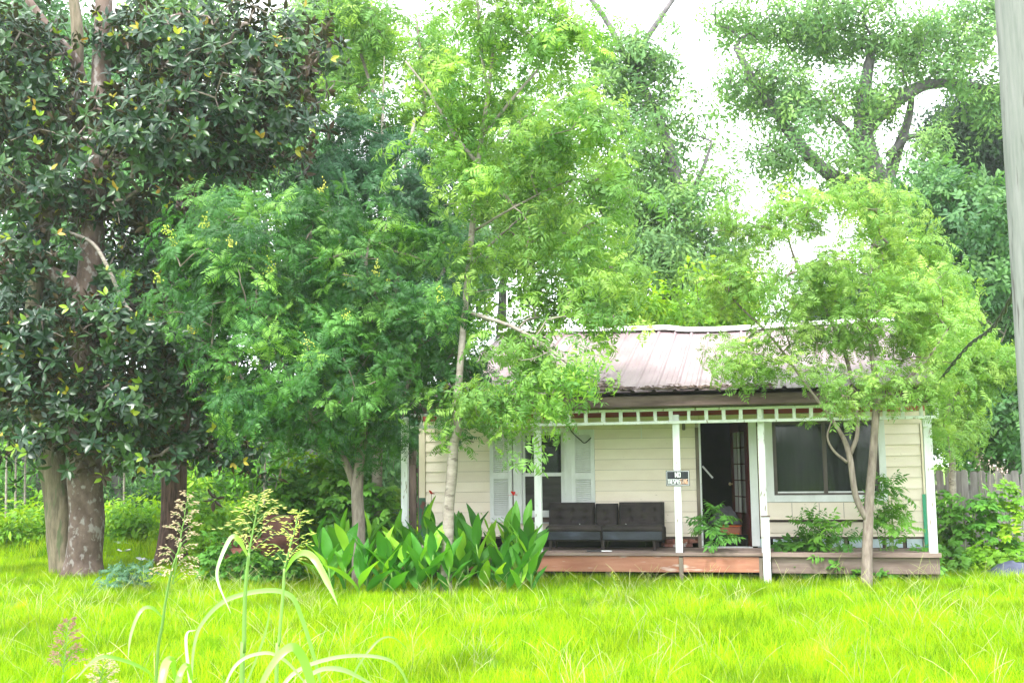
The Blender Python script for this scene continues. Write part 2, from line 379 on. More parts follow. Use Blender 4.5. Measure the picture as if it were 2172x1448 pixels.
# other walls, rooms
HB = 8.6
sw = MB()
sw.box(WX0, WX0+.1, DW+.112, HB, zdt-.1, zw1+.2).box(WX1-.1, WX1, DW+.112, HB, zdt-.1, zw1+.2).box(WX0+.1, WX1-.1, HB-.1, HB, zdt-.1, zw1+.2)
sw.build('rear_wall', M['cream'], house)
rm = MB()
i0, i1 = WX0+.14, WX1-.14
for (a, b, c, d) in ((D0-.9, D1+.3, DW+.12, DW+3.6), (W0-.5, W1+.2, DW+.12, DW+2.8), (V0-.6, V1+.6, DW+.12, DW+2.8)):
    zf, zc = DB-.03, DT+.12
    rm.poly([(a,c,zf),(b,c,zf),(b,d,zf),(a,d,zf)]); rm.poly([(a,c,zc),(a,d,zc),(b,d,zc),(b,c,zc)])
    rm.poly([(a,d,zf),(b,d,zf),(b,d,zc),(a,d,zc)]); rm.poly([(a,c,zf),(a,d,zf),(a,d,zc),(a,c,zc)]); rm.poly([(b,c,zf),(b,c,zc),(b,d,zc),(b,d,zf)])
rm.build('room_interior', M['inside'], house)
MB().box(WX0+.02, WX1-.02, DW+.22, DW+.27, 0, zw0+.03).build('underfloor_shade_sheet', M['inside'], house)  # added near-black sheet, stands in for the shade below the floor
# skirting: pale blue boards at right, rubble at left
for a, b in ((1607,1624),(1640,1700),(1706,1777),(1779,1790),(1802,1872),(1881,1915),(1924,1957)):
    MB().box(hx(a,1150,DW), hx(b,1150,DW), DW+.01, DW+.03, zdt+.0, zw0-.005).build('skirting_board', M['skirt'], house)
for a in (1795, 1877, 1919): MB().box(hx(a,1150,DW)-.02, hx(a,1150,DW)+.02, DW+.05, DW+.1, zdt, zw0-.02).build('stud', M['pier'], house)
for q in range(16):
    px = random.uniform(1405, 1480); x = hx(px, 1150, DW); zq = zdt + random.choice((0, 0, .062, .062, .124)) 
    a = random.uniform(-.5, .5); Mx = Matrix.Translation((x, DW+.06+random.uniform(-.03,.08), zq+.031)) @ Matrix.Rotation(a, 4, 'Z')
    MB().box(-.09, .09, -.045, .045, -.03, .03, Mx, ch=.006).build('brick', M['brick'], house)

# posts --------------------------------------------------------------
tb0, tb1 = hz(1700, 893, .0), hz(1700, 886.5, .0); tt0, tt1 = hz(1700, 865.5, 0), hz(1700, 859.5, 0)
def post(px, top, bot=None, w_=.1, d=.08, lean=0.0):
    x = hx(px, 1000, d); mb = MB(); zb_ = bot if bot is not None else zdt
    Mx = Matrix.Identity(4); 
    if lean: Mx = Matrix.Translation((x,0,zb_)) @ Matrix.Rotation(lean, 4, 'Y') @ Matrix.Translation((-x,0,-zb_))
    mb.box(x-w_/2, x+w_/2, d, d+.09, zb_, top, Mx, ch=.005); return mb.build('post', M['white'], house)
post(857, tt0, d=.08); post(1140, tt0, w_=.105)
post(1436, hz(1436, 879, .0), w_=.10, d=-.02+.02)
post(1617, tt0, w_=.095, d=.08)
MB().box(hx(1623,1100)-.05, hx(1623,1100)+.055, -.11, -.015, -.03, hz(1623,1096,-.1), ch=.005).build('post', M['white'], house)
MB().box(hx(1623,1100)-.058, hx(1623,1100)+.068, -.12, -.005, hz(1623,1096,-.1)+.001, hz(1623,1096,-.1)+.02, ch=.004).build('post_cap', M['pier'], house)
post(1972, hz(1972, 882, .0), w_=.115, d=.08)
MB().box(hx(1956,880), hx(1968,880)-.01, .0, .09, hz(1960,905,0), tb0-.003, ch=.004).build('post_bracket', M['white'], house)
# trellis frieze -----------------------------------------------------
TX0, TX1 = hx(872, 890), hx(1991, 890)
tr_ = MB().box(TX0, TX1, -.0-.05, -.005, tb0, tb1, ch=.004).build('trellis_rail', M['white'], house)
MB().box(TX0, TX1, -.05, -.005, tt0, tt1, ch=.004).build('trellis_rail', M['white'], house)
px = 894.0
for px in [894, 931, 1000-32, 1005, 1042, 1078, 1103, 1142+30, 1207, 1243, 1280, 1317, 1354, 1390, 1423, 1461, 1498, 1535, 1571, 1611, 1647, 1684, 1720, 1762, 1799, 1840, 1876, 1914, 1953, 1987]:
    x = hx(px, 875); w_ = .026 + random.uniform(-.004, .004); a = random.uniform(-.03, .03)
    Mx = Matrix.Translation((x, 0, (tb1+tt0)/2)) @ Matrix.Rotation(a, 4, 'Y')
    MB().box(-w_, w_, -.047, -.008, (tb1-tt0)/2+.001, (tt0-tb1)/2-.001, Mx).build('slat', M['white'], house)
# beam behind the trellis top and porch ceiling
MB().box(TX0, TX1, 0.0, .1, tt0+.01, tt0+.16).build('beam', M['fascia'], house)
MB().box(TX0, TX1, .11, DW-.05, zw1+.055, zw1+.075).build('porch_ceiling', M['fascia'], house)
# roof ---------------------------------------------------------------
DE, DR = -.38, 4.85
RX0, RX1 = hx(900, 835, DE), hx(2005, 840, DE)
def eave_z(x): return hz(1450, 829, DE)
pxs = [(900, 716), (1150, 708), (1340, 705), (1420, 702.5), (1440, 705.5), (1520, 705.5), (1600, 701), (1700, 694), (1800, 689), (1925, 684)]
rk = [hp(a, b, DR) for a, b in pxs]
def ridge_z(x):
    if x <= rk[0][0]: return rk[0][1]
    for (x0, z0), (x1, z1) in zip(rk[:-1], rk[1:]):
        if x0 <= x <= x1: return z0 + (z1-z0)*(x-x0)/(x1-x0)
    return rk[-1][1]
roof = MB()
for k in range(12):
    x0, x1 = RX0 + (RX1-RX0)*k/12, RX0 + (RX1-RX0)*(k+1)/12
    for (da, za, db, zb_) in ((DE+.06, -.03, DR, -.03), (DR, -.03, 10.0, None)):
        if zb_ is None: roof.poly([(x0,da,ridge_z(x0)-.03),(x1,da,ridge_z(x1)-.03),(x1,db,2.6),(x0,db,2.6)])
        else: roof.poly([(x0,da,eave_z(x0)-.012),(x1,da,eave_z(x1)-.012),(x1,db,ridge_z(x1)-.03),(x0,db,ridge_z(x0)-.03)])
# gable infill
for x in (RX0+.25, RX1-.25):
    roof.poly([(x, DE+.1, eave_z(x)-.06), (x, 9.8, 2.55), (x, DR, ridge_z(x)-.04)])
roof = roof.build('roof', M['fascia'], house)
RS = .3048
nrib = int((RX1-RX0)/RS)
def prof(i):
    xs = RX1 - (nrib - i) * RS
    return [(xs-.036, 0), (xs-.014, .032), (xs+.014, .032), (xs+.036, 0), (xs+.10, .0), (xs+.108, .006), (xs+.116, 0), (xs+.19, 0), (xs+.198, .006), (xs+.206, 0)]
i = 0
while i < nrib:
    n_ = min(3, nrib - i); pts = []
    for k in range(n_): pts += prof(i+k)
    pts.append((RX1 - (nrib-i-n_)*RS - .036, 0)); lift = random.uniform(0, .006); rows = []
    for q in range(9):
        f_ = q/8; row = []
        for x, h in pts:
            z = eave_z(x)*(1-f_) + ridge_z(x)*f_ + h + lift + .012*noise.noise(Vector((x*1.3, f_*3, 1))) - .03*math.sin(math.pi*f_)
            row.append((x, DE*(1-f_) + (DR-.03)*f_ + (.012*noise.noise(Vector((x*2, 5, 0))) if q == 0 else 0), z))
        rows.append(row)
    MB().grid(rows).build('roof_panel', M['roof'], roof); i += n_
xs = [RX0, hx(1440, 700, DR), hx(1441, 700, DR)+.02, hx(1700,700,DR), RX1]
for a, b in ((xs[0], xs[1]), (xs[1]-.06, xs[3]), (xs[3]-.05, xs[4])):
    rows = []; K = 14
    lf = 0.012 if a == xs[0] else 0.0
    for k in range(K+1):
        x = a + (b-a)*k/K; z = ridge_z(x) + .05 + lf + .006*noise.noise(Vector((x*3,0,0)))
        rows.append([(x, DR-.20, z-.045), (x, DR-.195, z-.035), (x, DR-.02, z+.062), (x, DR+.02, z+.062), (x, DR+.2, z-.03)])
    MB().grid(rows).build('ridge_cap', M['cap'], roof)
# eave fascia
MB().box(RX0+.02, RX1-.02, DE+.085, DE+.13, hz(1450, 860, DE+.08), hz(1450, 837.5, DE+.08), ch=.004).build('eave_board', M['fascia'], roof)
MB().box(RX0+.02, RX1-.02, DE+.131, -.055, hz(1450, 860, DE+.1)-.012, hz(1450, 860, DE+.1)+.004).build('soffit', M['fascia'], roof)
for x, s_ in ((RX0, 1), (RX1-.03, -1)):
    mb = MB(); n0 = len(mb.v)
    mb.v = [(x, DE+.05, eave_z(x)-.16), (x+.03, DE+.05, eave_z(x)-.16), (x+.03, DR, ridge_z(x)-.15), (x, DR, ridge_z(x)-.15),
            (x, DE+.05, eave_z(x)-.03), (x+.03, DE+.05, eave_z(x)-.03), (x+.03, DR, ridge_z(x)-.035), (x, DR, ridge_z(x)-.035)]
    mb.f = [[0,3,2,1],[4,5,6,7],[0,1,5,4],[1,2,6,5],[2,3,7,6],[3,0,4,7]]; mb.build('barge_board', M['fascia'], roof)
# leaf litter and twigs lying on the lower left of the roof and along the eave
lt = MB()
for q in range(900):
    if q < 620: px = random.uniform(905, 1300); f_ = abs(random.gauss(0, .10))
    else: px = random.uniform(1300, 1640); f_ = abs(random.gauss(0, .02))
    x = hx(px, 830, DE); z = eave_z(x)*(1-f_) + ridge_z(x)*f_ - .03*math.sin(math.pi*f_); y = DE + .03 + (DR-DE)*f_
    Mx = Matrix.Translation((x, y, z+.022+random.uniform(0,.03))) @ Matrix.Rotation(random.uniform(0, 6.3), 4, 'Z') @ Matrix.Rotation(random.uniform(-.4,.4), 4, 'X') @ Matrix.Rotation(.27, 4, 'X')
    L, W = random.uniform(.03, .14), random.uniform(.008, .03)
    lt.poly([Mx @ Vector(p) for p in ((-L,0,0),(0,-W,.004),(L,0,0),(0,W,.012))])
lt.build('roof_litter', M['litter'], roof, kind='stuff')

# door ---------------------------------------------------------------
MB().box(D0-.075, D0-.022, DW-.03, DW+.09, zdt+.0, DT, ch=.004).build('door_jamb', M['pier'], house)
MB().box(D0-.02, D0+.004, DW-.034, DW+.10, zdt+.02, DT).build('door_jamb', M['white_trim'], house)
MB().box(D1, D1+.12, DW-.035, DW+.002, zdt+.02, DT, ch=.003).build('door_casing', M['white_trim'], house)
MB().box(D0-.02, D1+.01, DW-.08, DW+.14, zdt+.002, DB, ch=.004).build('threshold', M['white_trim'], house)
phi = R(71); LW = .84; LH = DT - DB - .02
ld = Matrix.Translation((D1-.005, DW+.13, DB+.012)) @ Matrix.Rotation(math.pi - phi, 4, 'Z')    # local x runs from the hinge along the leaf
dr = empty('door', (0,0,0)); dr.parent = house; dr.matrix_local = ld
def dbox(*a, name='rail', mat=M['door'], **k): return MB().box(*a, **k).build(name, mat, dr)
dbox(0, .15, -.02, .02, 0, LH, name='door_stile'); dbox(LW-.12, LW, -.02, .02, 0, LH, name='door_stile')
dbox(.15, LW-.12, -.019, .019, 0, .50, name='door_panel'); dbox(.15, LW-.12, -.019, .019, LH-.14, LH, name='door_rail')
gx0, gx1, gz0, gz1 = .15, LW-.12, .50, LH-.14
M['pane_white'] = surf_mat('sheer_curtain_behind_pane', (.55,.55,.52), (.7,.7,.66), 5, (1,1,.2), .4, .05)
for c in range(3):
    for r_ in range(5):
        a = gx0 + (gx1-gx0)*c/3; b = gx0 + (gx1-gx0)*(c+1)/3; e = gz0 + (gz1-gz0)*r_/5; f_ = gz0 + (gz1-gz0)*(r_+1)/5
        MB().box(a+.012, b-.012, -.0125, .0125, e+.009, f_-.009).build('pane', M['pane_white'], dr)
mu = MB()
for c in range(4): x = gx0 + (gx1-gx0)*c/3; mu.box(x-.009, x+.009, -.016, .016, gz0, gz1)
for r_ in range(1, 5):
    z = gz0 + (gz1-gz0)*r_/5
    for c in range(3): mu.box(gx0+(gx1-gx0)*c/3+.0095, gx0+(gx1-gx0)*(c+1)/3-.0095, -.015, .015, z-.009, z+.009)
mu.build('muntin', M['door'], dr)
kb = MB(); kb.tube([(LW-.06,.02,.95),(LW-.06,.05,.95),(LW-.06,.055,.95),(LW-.06,.075,.95),(LW-.06,.085,.95)], [.012,.012,.026,.028,.012], 10)
M['brass'] = surf_mat('worn_brass', (.5,.4,.2), (.6,.5,.28), 9, (1,1,1), .3, .05); kb.build('door_knob', M['brass'], dr, smooth=True)

# picture window (shallow box bay) ------------------------------------
pw = MB().box(W0-.13, W1+.10, DW-.09, DW+.002, hz(1700,1100,DW-.1)-.0, hz(1700,1065,DW-.1)).build('window_apron', M['cream'], house)
for a in (1680, 1738, 1790): 
    x = hx(a, 1080, DW-.1); MB().box(x-.003, x+.003, DW-.0915, DW-.089, hz(1700,1099,DW-.1), hz(1700,1066,DW-.1)).build('panel_joint', M['fascia'], pw)
MB().box(W0-.15, W1+.12, DW-.11, DW+.001, hz(1700,1101.5,DW-.1), hz(1700,1100,DW-.1)-.001).build('ledge', M['cream_trim'], pw)
bwn = MB(); gz0, gz1 = WB, WT
bwn.box(W0, W0+.05, DW-.06, DW+.06, WB, WT).box(W1-.05, W1, DW-.06, DW+.06, WB, WT).box(W0+.05, W1-.05, DW-.06, DW+.06, WB, WB+.03).box(W0+.05, W1-.05, DW-.06, DW+.06, WT-.04, WT)
xm = hx(1750, 1000, DW); bwn.box(xm-.03, xm+.03, DW-.065, DW+.05, WB+.03, WT-.04)
win = bwn.build('window', M['bronze'], house)
MB().box(W0-.13, W0-.003, DW-.10, DW+.002, hz(1700,1064,DW-.1), WT).build('window_casing', M['white_trim'], win)
MB().box(W1+.003, W1+.10, DW-.10, DW+.002, hz(1700,1064,DW-.1), WT).build('window_casing', M['white_trim'], win)
MB().box(W0-.0025, W1+.0025, DW-.10, DW+.002, hz(1700,1064,DW-.1), WB-.002).build('window_sill', M['white_trim'], win)
for a, b in ((W0+.05, xm-.03), (xm+.03, W1-.05)):
    MB().box(a, b, DW-.02, DW-.014, WB+.03, WT-.04).build('pane', M['glass'], win)
    MB().box(a, b, DW-.045, DW-.024, WB+.0301, WB+.052).build('sash_rail', M['white_trim'], win)
    mg = MB()
    for c in (1, 2): x = a+(b-a)*c/3; mg.box(x-.008, x+.008, DW+.02, DW+.03, WB+.03, WT-.04)
    for c in (1, 2, 3): z = WB+.03+(WT-WB-.07)*c/4; mg.box(a, b, DW+.031, DW+.04, z-.008, z+.008)
    mg.build('window_grille', M['bronze'], win)
# added curtain behind the panes, its dark grey-green standing in for reflections
rows = []
for k in range(41):
    x = W0+.06 + (W1-W0-.12)*k/40; rows.append([(x, DW+.16+.02*math.sin(k*1.9), WB+.0), (x, DW+.16+.02*math.sin(k*1.9+.4), WT)])
M['reflection_curtain'] = surf_mat('reflection_tone_cloth', (.025,.032,.026), (.07,.085,.07), 3, (1,1,.3), .9, .05)
MB().grid(rows).build('reflection_curtain', M['reflection_curtain'], win, smooth=True)

# left window ---------------------------------------------------------
lw = MB()
lw.box(V0-.14, V0-.002, DW-.05, DW+.002, hz(1150,1107,DW), hz(1150,908,DW)); 
left_win = lw.build('window', M['white_trim'], house)
MB().box(V1+.002, V1+.13, DW-.05, DW+.002, hz(1150,1107,DW), hz(1150,908,DW)).build('window_casing', M['white_trim'], left_win)
MB().box(V0-.001, V1+.001, DW-.05, DW+.002, VT+.0, hz(1150,908,DW)).build('window_casing', M['white_trim'], left_win)
MB().box(V0-.16, V1+.15, DW-.11, DW+.001, hz(1150,1109.5,DW-.1), hz(1150,1107,DW-.05)-.002, ch=.003).build('window_sill', M['white_trim'], left_win)
vm = hz(1150, 1008, DW)
def sash(z0, z1, y, name, mat):
    s_ = MB(); f_ = .045
    s_.box(V0+.002, V0+f_, y, y+.03, z0, z1).box(V1-f_, V1-.002, y, y+.03, z0, z1).box(V0+f_, V1-f_, y, y+.03, z0, z0+f_).box(V0+f_, V1-f_, y, y+.03, z1-f_*.7, z1)
    so = s_.build(name, M['white_trim'], left_win)
    MB().box(V0+f_, V1-f_, y+.01, y+.016, z0+f_, z1-f_*.7).build('pane', mat, left_win)
sash(vm-.0, VT-.002, DW+.02, 'upper_sash', M['glass']); sash(VB+.06, vm+.02, DW-.015, 'lower_sash', M['screen'])
MB().box(V0+.001, V1-.001, DW-.03, DW+.03, VB-.0, VB+.058).build('window_stool', M['white_trim'], left_win)
bl = MB()
for k in range(14): 
    z = VB+.1 + (vm-VB-.12)*k/14; Mx = Matrix.Translation(((V0+V1)/2, DW-.002, z)) @ Matrix.Rotation(random.uniform(-.03,.03), 4, 'Y')
    bl.box(-(V1-V0)/2+.05, (V1-V0)/2-.05, .032, .036, -.016, .016, Mx)
bl.build('blinds', surf_mat('dirty_blind', (.06,.055,.05), (.14,.125,.115), 6, (.5,1,3), .9, .1), left_win)
# shutters ------------------------------------------------------------
def shutter(p0, p1, ptop, pbot):
    x0, x1 = hx(p0,1000,DW), hx(p1,1000,DW); z1 = hz((p0+p1)/2, ptop, DW); z0 = hz((p0+p1)/2, pbot, DW); y0 = DW-.045
    s_ = MB(); f_ = .062; zm0, zm1 = z0+(z1-z0)*.465, z0+(z1-z0)*.53
    s_.box(x0, x0+f_, y0, DW-.002, z0, z1).box(x1-f_, x1, y0, DW-.002, z0, z1)
    for a, b in ((z0, z0+.11), (zm0, zm1), (z1-.08, z1)): s_.box(x0+f_, x1-f_, y0, DW-.002, a, b)
    s_.box(x0+f_, x1-f_, DW-.014, DW-.003, z0+.11, z1-.08)
    sh = s_.build('shutter', M['white_trim'], house)
    l_ = MB()
    for a, b in ((z0+.11, zm0), (zm1, z1-.08)):
        n_ = int((b-a)/.03)
        for k in range(n_):
            z = a + (b-a)*(k+.5)/n_; Mx = Matrix.Translation(((x0+x1)/2, DW-.027, z)) @ Matrix.Rotation(R(-38), 4, 'X')
            l_.box(-(x1-x0)/2+f_+.001, (x1-x0)/2-f_-.001, -.012, .012, -.003, .003, Mx)
    l_.build('louvers', M['white_trim'], sh, kind='stuff')
shutter(1040, 1087, 910, 1107); shutter(1213, 1262, 911, 1107)
# loose wire hanging across the right shutter
wp = bez([(hx(1206,897,DW), DW-.06, hz(1206,897,DW)), (hx(1214,915,DW), DW-.07, hz(1214,915,DW)), (hx(1232,932,DW), DW-.08, hz(1232,932,DW)), (hx(1242,939,DW), DW-.08, hz(1242,939,DW)), (hx(1255,928,DW), DW-.06, hz(1255,928,DW))], 6)
MB().tube(wp, .009, 6).build('hanging_wire', M['cable'], house)
ch_ = MB(); x = hx(1360, 915, .5)
for k in range(10): ch_.tube([(x, .5, hz(1360,929,.5)+k*.017), (x, .5, hz(1360,929,.5)+k*.017+.014)], [.006,.006], 5)
ch_.tube([(x,.5,hz(1360,929,.5)+.17), (x,.5,zw1+.056)], .002, 4)
ch_.build('pull_chain', M['white'], house)
x = hx(1451, 905, DW); MB().box(x-.03, x+.02, DW-.055, DW-.025, hz(1451,912,DW), hz(1451,898,DW), ch=.01).build('porch_lamp_stub', M['pier'], house)

# no trespassing sign -------------------------------------------------
sx, sz = hp(1437.5, 1013.5, -.02); SW_, SH_ = .36, .245
a0, _ = hp(1412.5, 1013, -.02); a1, _ = hp(1462.5, 1013, -.02); SW_ = a1 - a0; SH_ = hz(1437, 997, -.02) - hz(1437, 1030, -.02)
swp = HO + he*sx + hn*(-.012); swp.z = sz
M['sign_black'] = surf_mat('sign_black', (.012,.014,.02), (.03,.035,.045), 7, (1,1,1), .35, .03)
M['sign_white'] = surf_mat('sign_white', (.72,.74,.76), (.8,.82,.84), 7, (1,1,1), .4, .0)
M['sign_faded'] = surf_mat('sign_faded_orange', (.62,.30,.16), (.78,.58,.48), 14, (1,1,1), .5, .0)
sg = empty('no_trespassing_sign', swp, -HA, 'black NO TRESPASSING sign nailed to the white porch post left of the open door', 'sign')
MB().box(-SW_/2, SW_/2, 0, .004, -SH_/2, SH_/2).build('sign_board', M['sign_black'], sg)
bd = MB(); e, t_ = .010, .006
X, Z = SW_/2-e, SH_/2-e
bd.box(-X, X, -.0025, -.0003, Z-t_, Z).box(-X, X, -.0025, -.0003, -Z, -Z+t_).box(-X, -X+t_, -.0025, -.0003, -Z+t_+.0002, Z-t_-.0002).box(X-t_, X, -.0025, -.0003, -Z+t_+.0002, Z-t_-.0002)
bd.build('sign_border', M['sign_white'], sg)
# block letters drawn as small boxes / bars
GL = {'N': [((0,0),(0,1)), ((0,1),(1,0)), ((1,0),(1,1))], 'O': [((0,0),(0,1)),((0,1),(1,1)),((1,1),(1,0)),((1,0),(0,0))], 'T': [((0,1),(1,1)),((.5,0),(.5,1))],
      'R': [((0,0),(0,1)),((0,1),(1,1)),((1,1),(1,.5)),((1,.5),(0,.5)),((.4,.5),(1,0))], 'E': [((0,0),(0,1)),((0,1),(1,1)),((0,.5),(.85,.5)),((0,0),(1,0))],
      'S': [((1,1),(0,1)),((0,1),(0,.5)),((0,.5),(1,.5)),((1,.5),(1,0)),((1,0),(0,0))], 'P': [((0,0),(0,1)),((0,1),(1,1)),((1,1),(1,.5)),((1,.5),(0,.5))],
      'A': [((0,0),(.5,1)),((.5,1),(1,0)),((.2,.38),(.8,.38))], 'I': [((.5,0),(.5,1))], 'G': [((1,1),(0,1)),((0,1),(0,0)),((0,0),(1,0)),((1,0),(1,.5)),((1,.5),(.55,.5))]}
def letter(ch, x, z, w_, h, th, mat):
    mb = MB()
    for k, (p, q) in enumerate(GL[ch]):
        p = Vector((x+p[0]*w_, 0, z+p[1]*h)); q = Vector((x+q[0]*w_, 0, z+q[1]*h)); d = (q-p).normalized()*th/2; n_ = Vector((-d.z, 0, d.x)); y = -.0008 - .00025*k
        mb.poly([p-d-n_+Vector((0,y,0)), q+d-n_+Vector((0,y,0)), q+d+n_+Vector((0,y,0)), p-d+n_+Vector((0,y,0))])
    return mb.build('letter', mat, sg)
lw_, lh = SW_*.085, SH_*.27
letter('N', -SW_*.10, SH_*.08, lw_, lh, .013, M['sign_white']); letter('O', SW_*.02, SH_*.08, lw_, lh, .013, M['sign_white'])
word = 'TRESPASSING'; pitch = (SW_*.86)/11
for k, ch in enumerate(word): letter(ch, -SW_*.43 + k*pitch + pitch*.12, -SH_*.36, pitch*.66, lh*1.02, .009, M['sign_white'] if k < 7 else M['sign_faded'])
MB().tube([(0,-.004,SH_*.44),(0,.001,SH_*.44)], .005, 8).build('nail', M['sign_white'], sg)

# futon sofa on the porch ---------------------------------------------
SD = .36
s0, s1 = hx(1157, 1130, SD), hx(1406, 1130, SD); smid = hx(1276, 1130, SD)
zs0, zs1 = hz(1280, 1145, SD), hz(1280, 1115, SD)
so = HO + he*((s0+s1)/2) + hn*.7; so.z = zdt
sofa = empty('futon_sofa', so, -HA, 'dark charcoal tufted futon sofa standing on the porch below the left window', 'sofa')
ox, oz = (s0+s1)/2, zdt
def cushion(name, x0, x1, z0, z1, yb, thick, tilt, cols, rows_, mat, par, r_=.05):
    nx, nz = max(12, int((x1-x0)/.02)), int((z1-z0)/.02) ; w_, h = x1-x0, z1-z0; mb = MB(); grid = []
    for i in range(nx+1):
        row = []
        for j in range(nz+1):
            u, v = i/nx*w_, j/nz*h
            eu = min(u, w_-u)/r_; ev = min(v, h-v)/r_
            f_ = min(1, eu); f_ = math.sqrt(max(0, 1-(1-f_)**2)); g_ = min(1, ev); g_ = math.sqrt(max(0, 1-(1-g_)**2)); y = -thick*min(f_, g_)
            for (cu_, cv) in [(w_*c, h*q) for c in cols for q in rows_]:
                y += .035*math.exp(-(((u-cu_)**2+(v-cv)**2)/.0009))
            for c in cols: y += .010*math.exp(-((u-w_*c)/.010)**2) * (1 if min(rows_) - .03 < v/h < max(rows_)+.03 else .25)
            for q in rows_: y += .010*math.exp(-((v-h*q)/.010)**2)
            y += .006*noise.noise(Vector((u*5+x0, v*5, 2)))
            p = Vector((x0+u-ox, y, v)); 
            p = Matrix.Rotation(tilt, 4, 'X') @ p
            row.append((p.x, p.y + yb - .7, p.z + z0 - oz))
        grid.append(row)
    mb.grid(grid)
    # back
    back = []
    for (u, v) in ((0,0),(w_,0),(w_,h),(0,h)):
        p = Matrix.Rotation(tilt, 4, 'X') @ Vector((x0+u-ox, .03, v)); back.append((p.x, p.y+yb-.7, p.z+z0-oz))
    fr = [grid[0][0], grid[-1][0], grid[-1][-1], grid[0][-1]]; mb.poly(back)
    for k in range(4): mb.poly([fr[k], fr[(k+1)%4], back[(k+1)%4], back[k]])
    return mb.build(name, mat, par, smooth=True)
zb0, zb1 = hz(1280, 1118, .9), hz(1210, 1064.5, 1.02)
YB = .92
for a, b, cols, top in ((1163,1261,(.27,.53,.80),1064.5), (1262,1311,(.5,),1067), (1312,1409,(.27,.53,.78),1064.5)):
    cushion('back_cushion', hx(a,1090,YB)+.003, hx(b,1090,YB)-.003, zb0-.08, hz(1210,top,YB), YB, .12, R(-9), cols, (.42,.70), M['sofa'], sofa)
for a, b in ((s0, smid-.004), (smid+.004, s1)):
    mb = MB(); nx, ny = 26, 16; w_, D_ = b-a, .60; rows = []
    prof_ = [(0, zs0-oz), (0, zs1-oz-.075), (-.022, zs1-oz-.065), (-.03, zs1-oz-.035), (-.015, zs1-oz-.008), (.02, zs1-oz+.004), (.12, zs1-oz+.012), (.3, zs1-oz+.008), (.5, zs1-oz-.005), (D_, zs1-oz-.03), (D_, zs0-oz), (0, zs0-oz)]
    for i in range(nx+1):
        u = i/nx; x = a + w_*u - ox; e = min(u, 1-u)*w_; rd = 1-math.sqrt(max(0, 1-(1-min(1, e/.04))**2)); row = []
        for k, (y, z) in enumerate(prof_):
            zz_ = z - rd*.03*(1 if 2 <= k <= 9 else 0); yy = y + rd*.03*(1 if k < 5 else 0) + .006*noise.noise(Vector((x*4, k*.7, 3)))
            row.append((x, yy + SD - .7, zz_ + .004*noise.noise(Vector((x*3, k, 9)))))
        rows.append(row)
    mb.grid(rows); k0 = len(mb.v); 
    mb.poly(rows[0][:-1]); mb.poly(rows[-1][:-1][::-1])
    se = mb.build('seat_cushion', M['sofa'], sofa, smooth=True)
    MB().box(a-ox+.015, b-ox-.015, SD-.7-.012, SD-.7+.004, zs0-oz+.004, zs1-oz-.082, ch=.004).build('seat_front', M['sofa_leather'], sofa)
for px in (1167, 1278, 1388):
    x = hx(px, 1155, SD+.05)-ox
    for y in (SD-.62, SD-.12):
        MB().tube([(x, y, 0), (x, y, zs0-oz+.01)], [.02, .03], 8).build('leg', M['black'], sofa)
MB().box(s0-ox+.05, s1-ox-.05, SD-.55, SD-.1, zs0-oz-.03, zs0-oz+.002).build('frame', M['black'], sofa)
cr_ = MB()
for px, d in ((1230, .5), (1327, .52)):
    x = hx(px, 1115, d)-ox
    for k in range(3): cr_.poly([(x+random.uniform(-.02,.02), d-.7+random.uniform(-.02,.02), zs1-oz+.012+random.uniform(0,.02)) for _ in range(3)])
cr_.build('crumpled_paper', M['paper'], sofa)
# stick and wrapper at the deck edge
p = HO + he*hx(1275,1168,.05) + hn*.08; p.z = zdt + .004
st = empty('burnt_stick', p, -HA, 'short dark stick with a white tip lying on the deck edge below the sofa', 'stick')
MB().tube([(-.22,0,.012),(-.05,.01,.014),(0,.0,.012)], [.010,.012,.011], 7).build('stick_shaft', M['cable'], st)
MB().tube([(.002,0,.012),(.13,-.01,.012),(.16,-.01,.013)], [.011,.010,.006], 7).build('stick_tip', M['paper'], st)

# things inside the doorway -------------------------------------------
def inside(px, py, d):
    x, z = hp(px, py, d); return x, z
d = DW + .45; x0, z0 = inside(1528, 1160, d); x1, z1 = inside(1572, 1104, d)
zf = DB - .03
p = HO + he*((x0+x1)/2) + hn*(d+.2); p.z = zf
ob = empty('orange_plastic_bin', p, -HA, 'orange plastic bin with a square flap on the floor inside the open door', 'bin')
W_ = (x1-x0); H_ = z1-zf
t_ = MB(); t_.box(-W_/2, W_/2, -.2, .2, 0, H_*.78, ch=.02); t_.build('bin_body', surf_mat('dusty_orange_plastic', (.36,.12,.07), (.46,.17,.10), 4, (1,1,1), .6, .1), ob)
MB().box(-W_/2-.012, W_/2+.012, -.215, .215, H_*.78+.001, H_*.84, ch=.006).build('bin_lid', M['orange'], ob)
MB().box(.0, W_*.40, -.213, -.2005, .05, H_*.55, ch=.005).build('bin_flap', M['orange'], ob)
hm = MB(); rows = []
for i in range(17):
    row = []
    for j in range(9):
        u, v = i/16, j/8; hgt = math.sin(math.pi*u)*math.sin(math.pi*v)
        row.append(((u-.5)*.55, (v-.5)*.4, .02 + (.26*hgt + .10*abs(noise.noise(Vector((u*7, v*5, 0)))) * (hgt+.1))))
    rows.append(row)
p2 = HO + he*((x0+x1)/2-.09) + hn*(d+.2); p2.z = zf + H_*.84
ct = hm.grid(rows).build('clothes_heap', M['cloth'], None, smooth=True, label='rumpled heap of grey clothes on top of the orange bin inside the door', cat='clothes')
ct.location = p2; ct.rotation_euler = (0, 0, -HA)
pa, pb = inside(1491, 988, DW+.5), inside(1513, 1013, DW+.5)
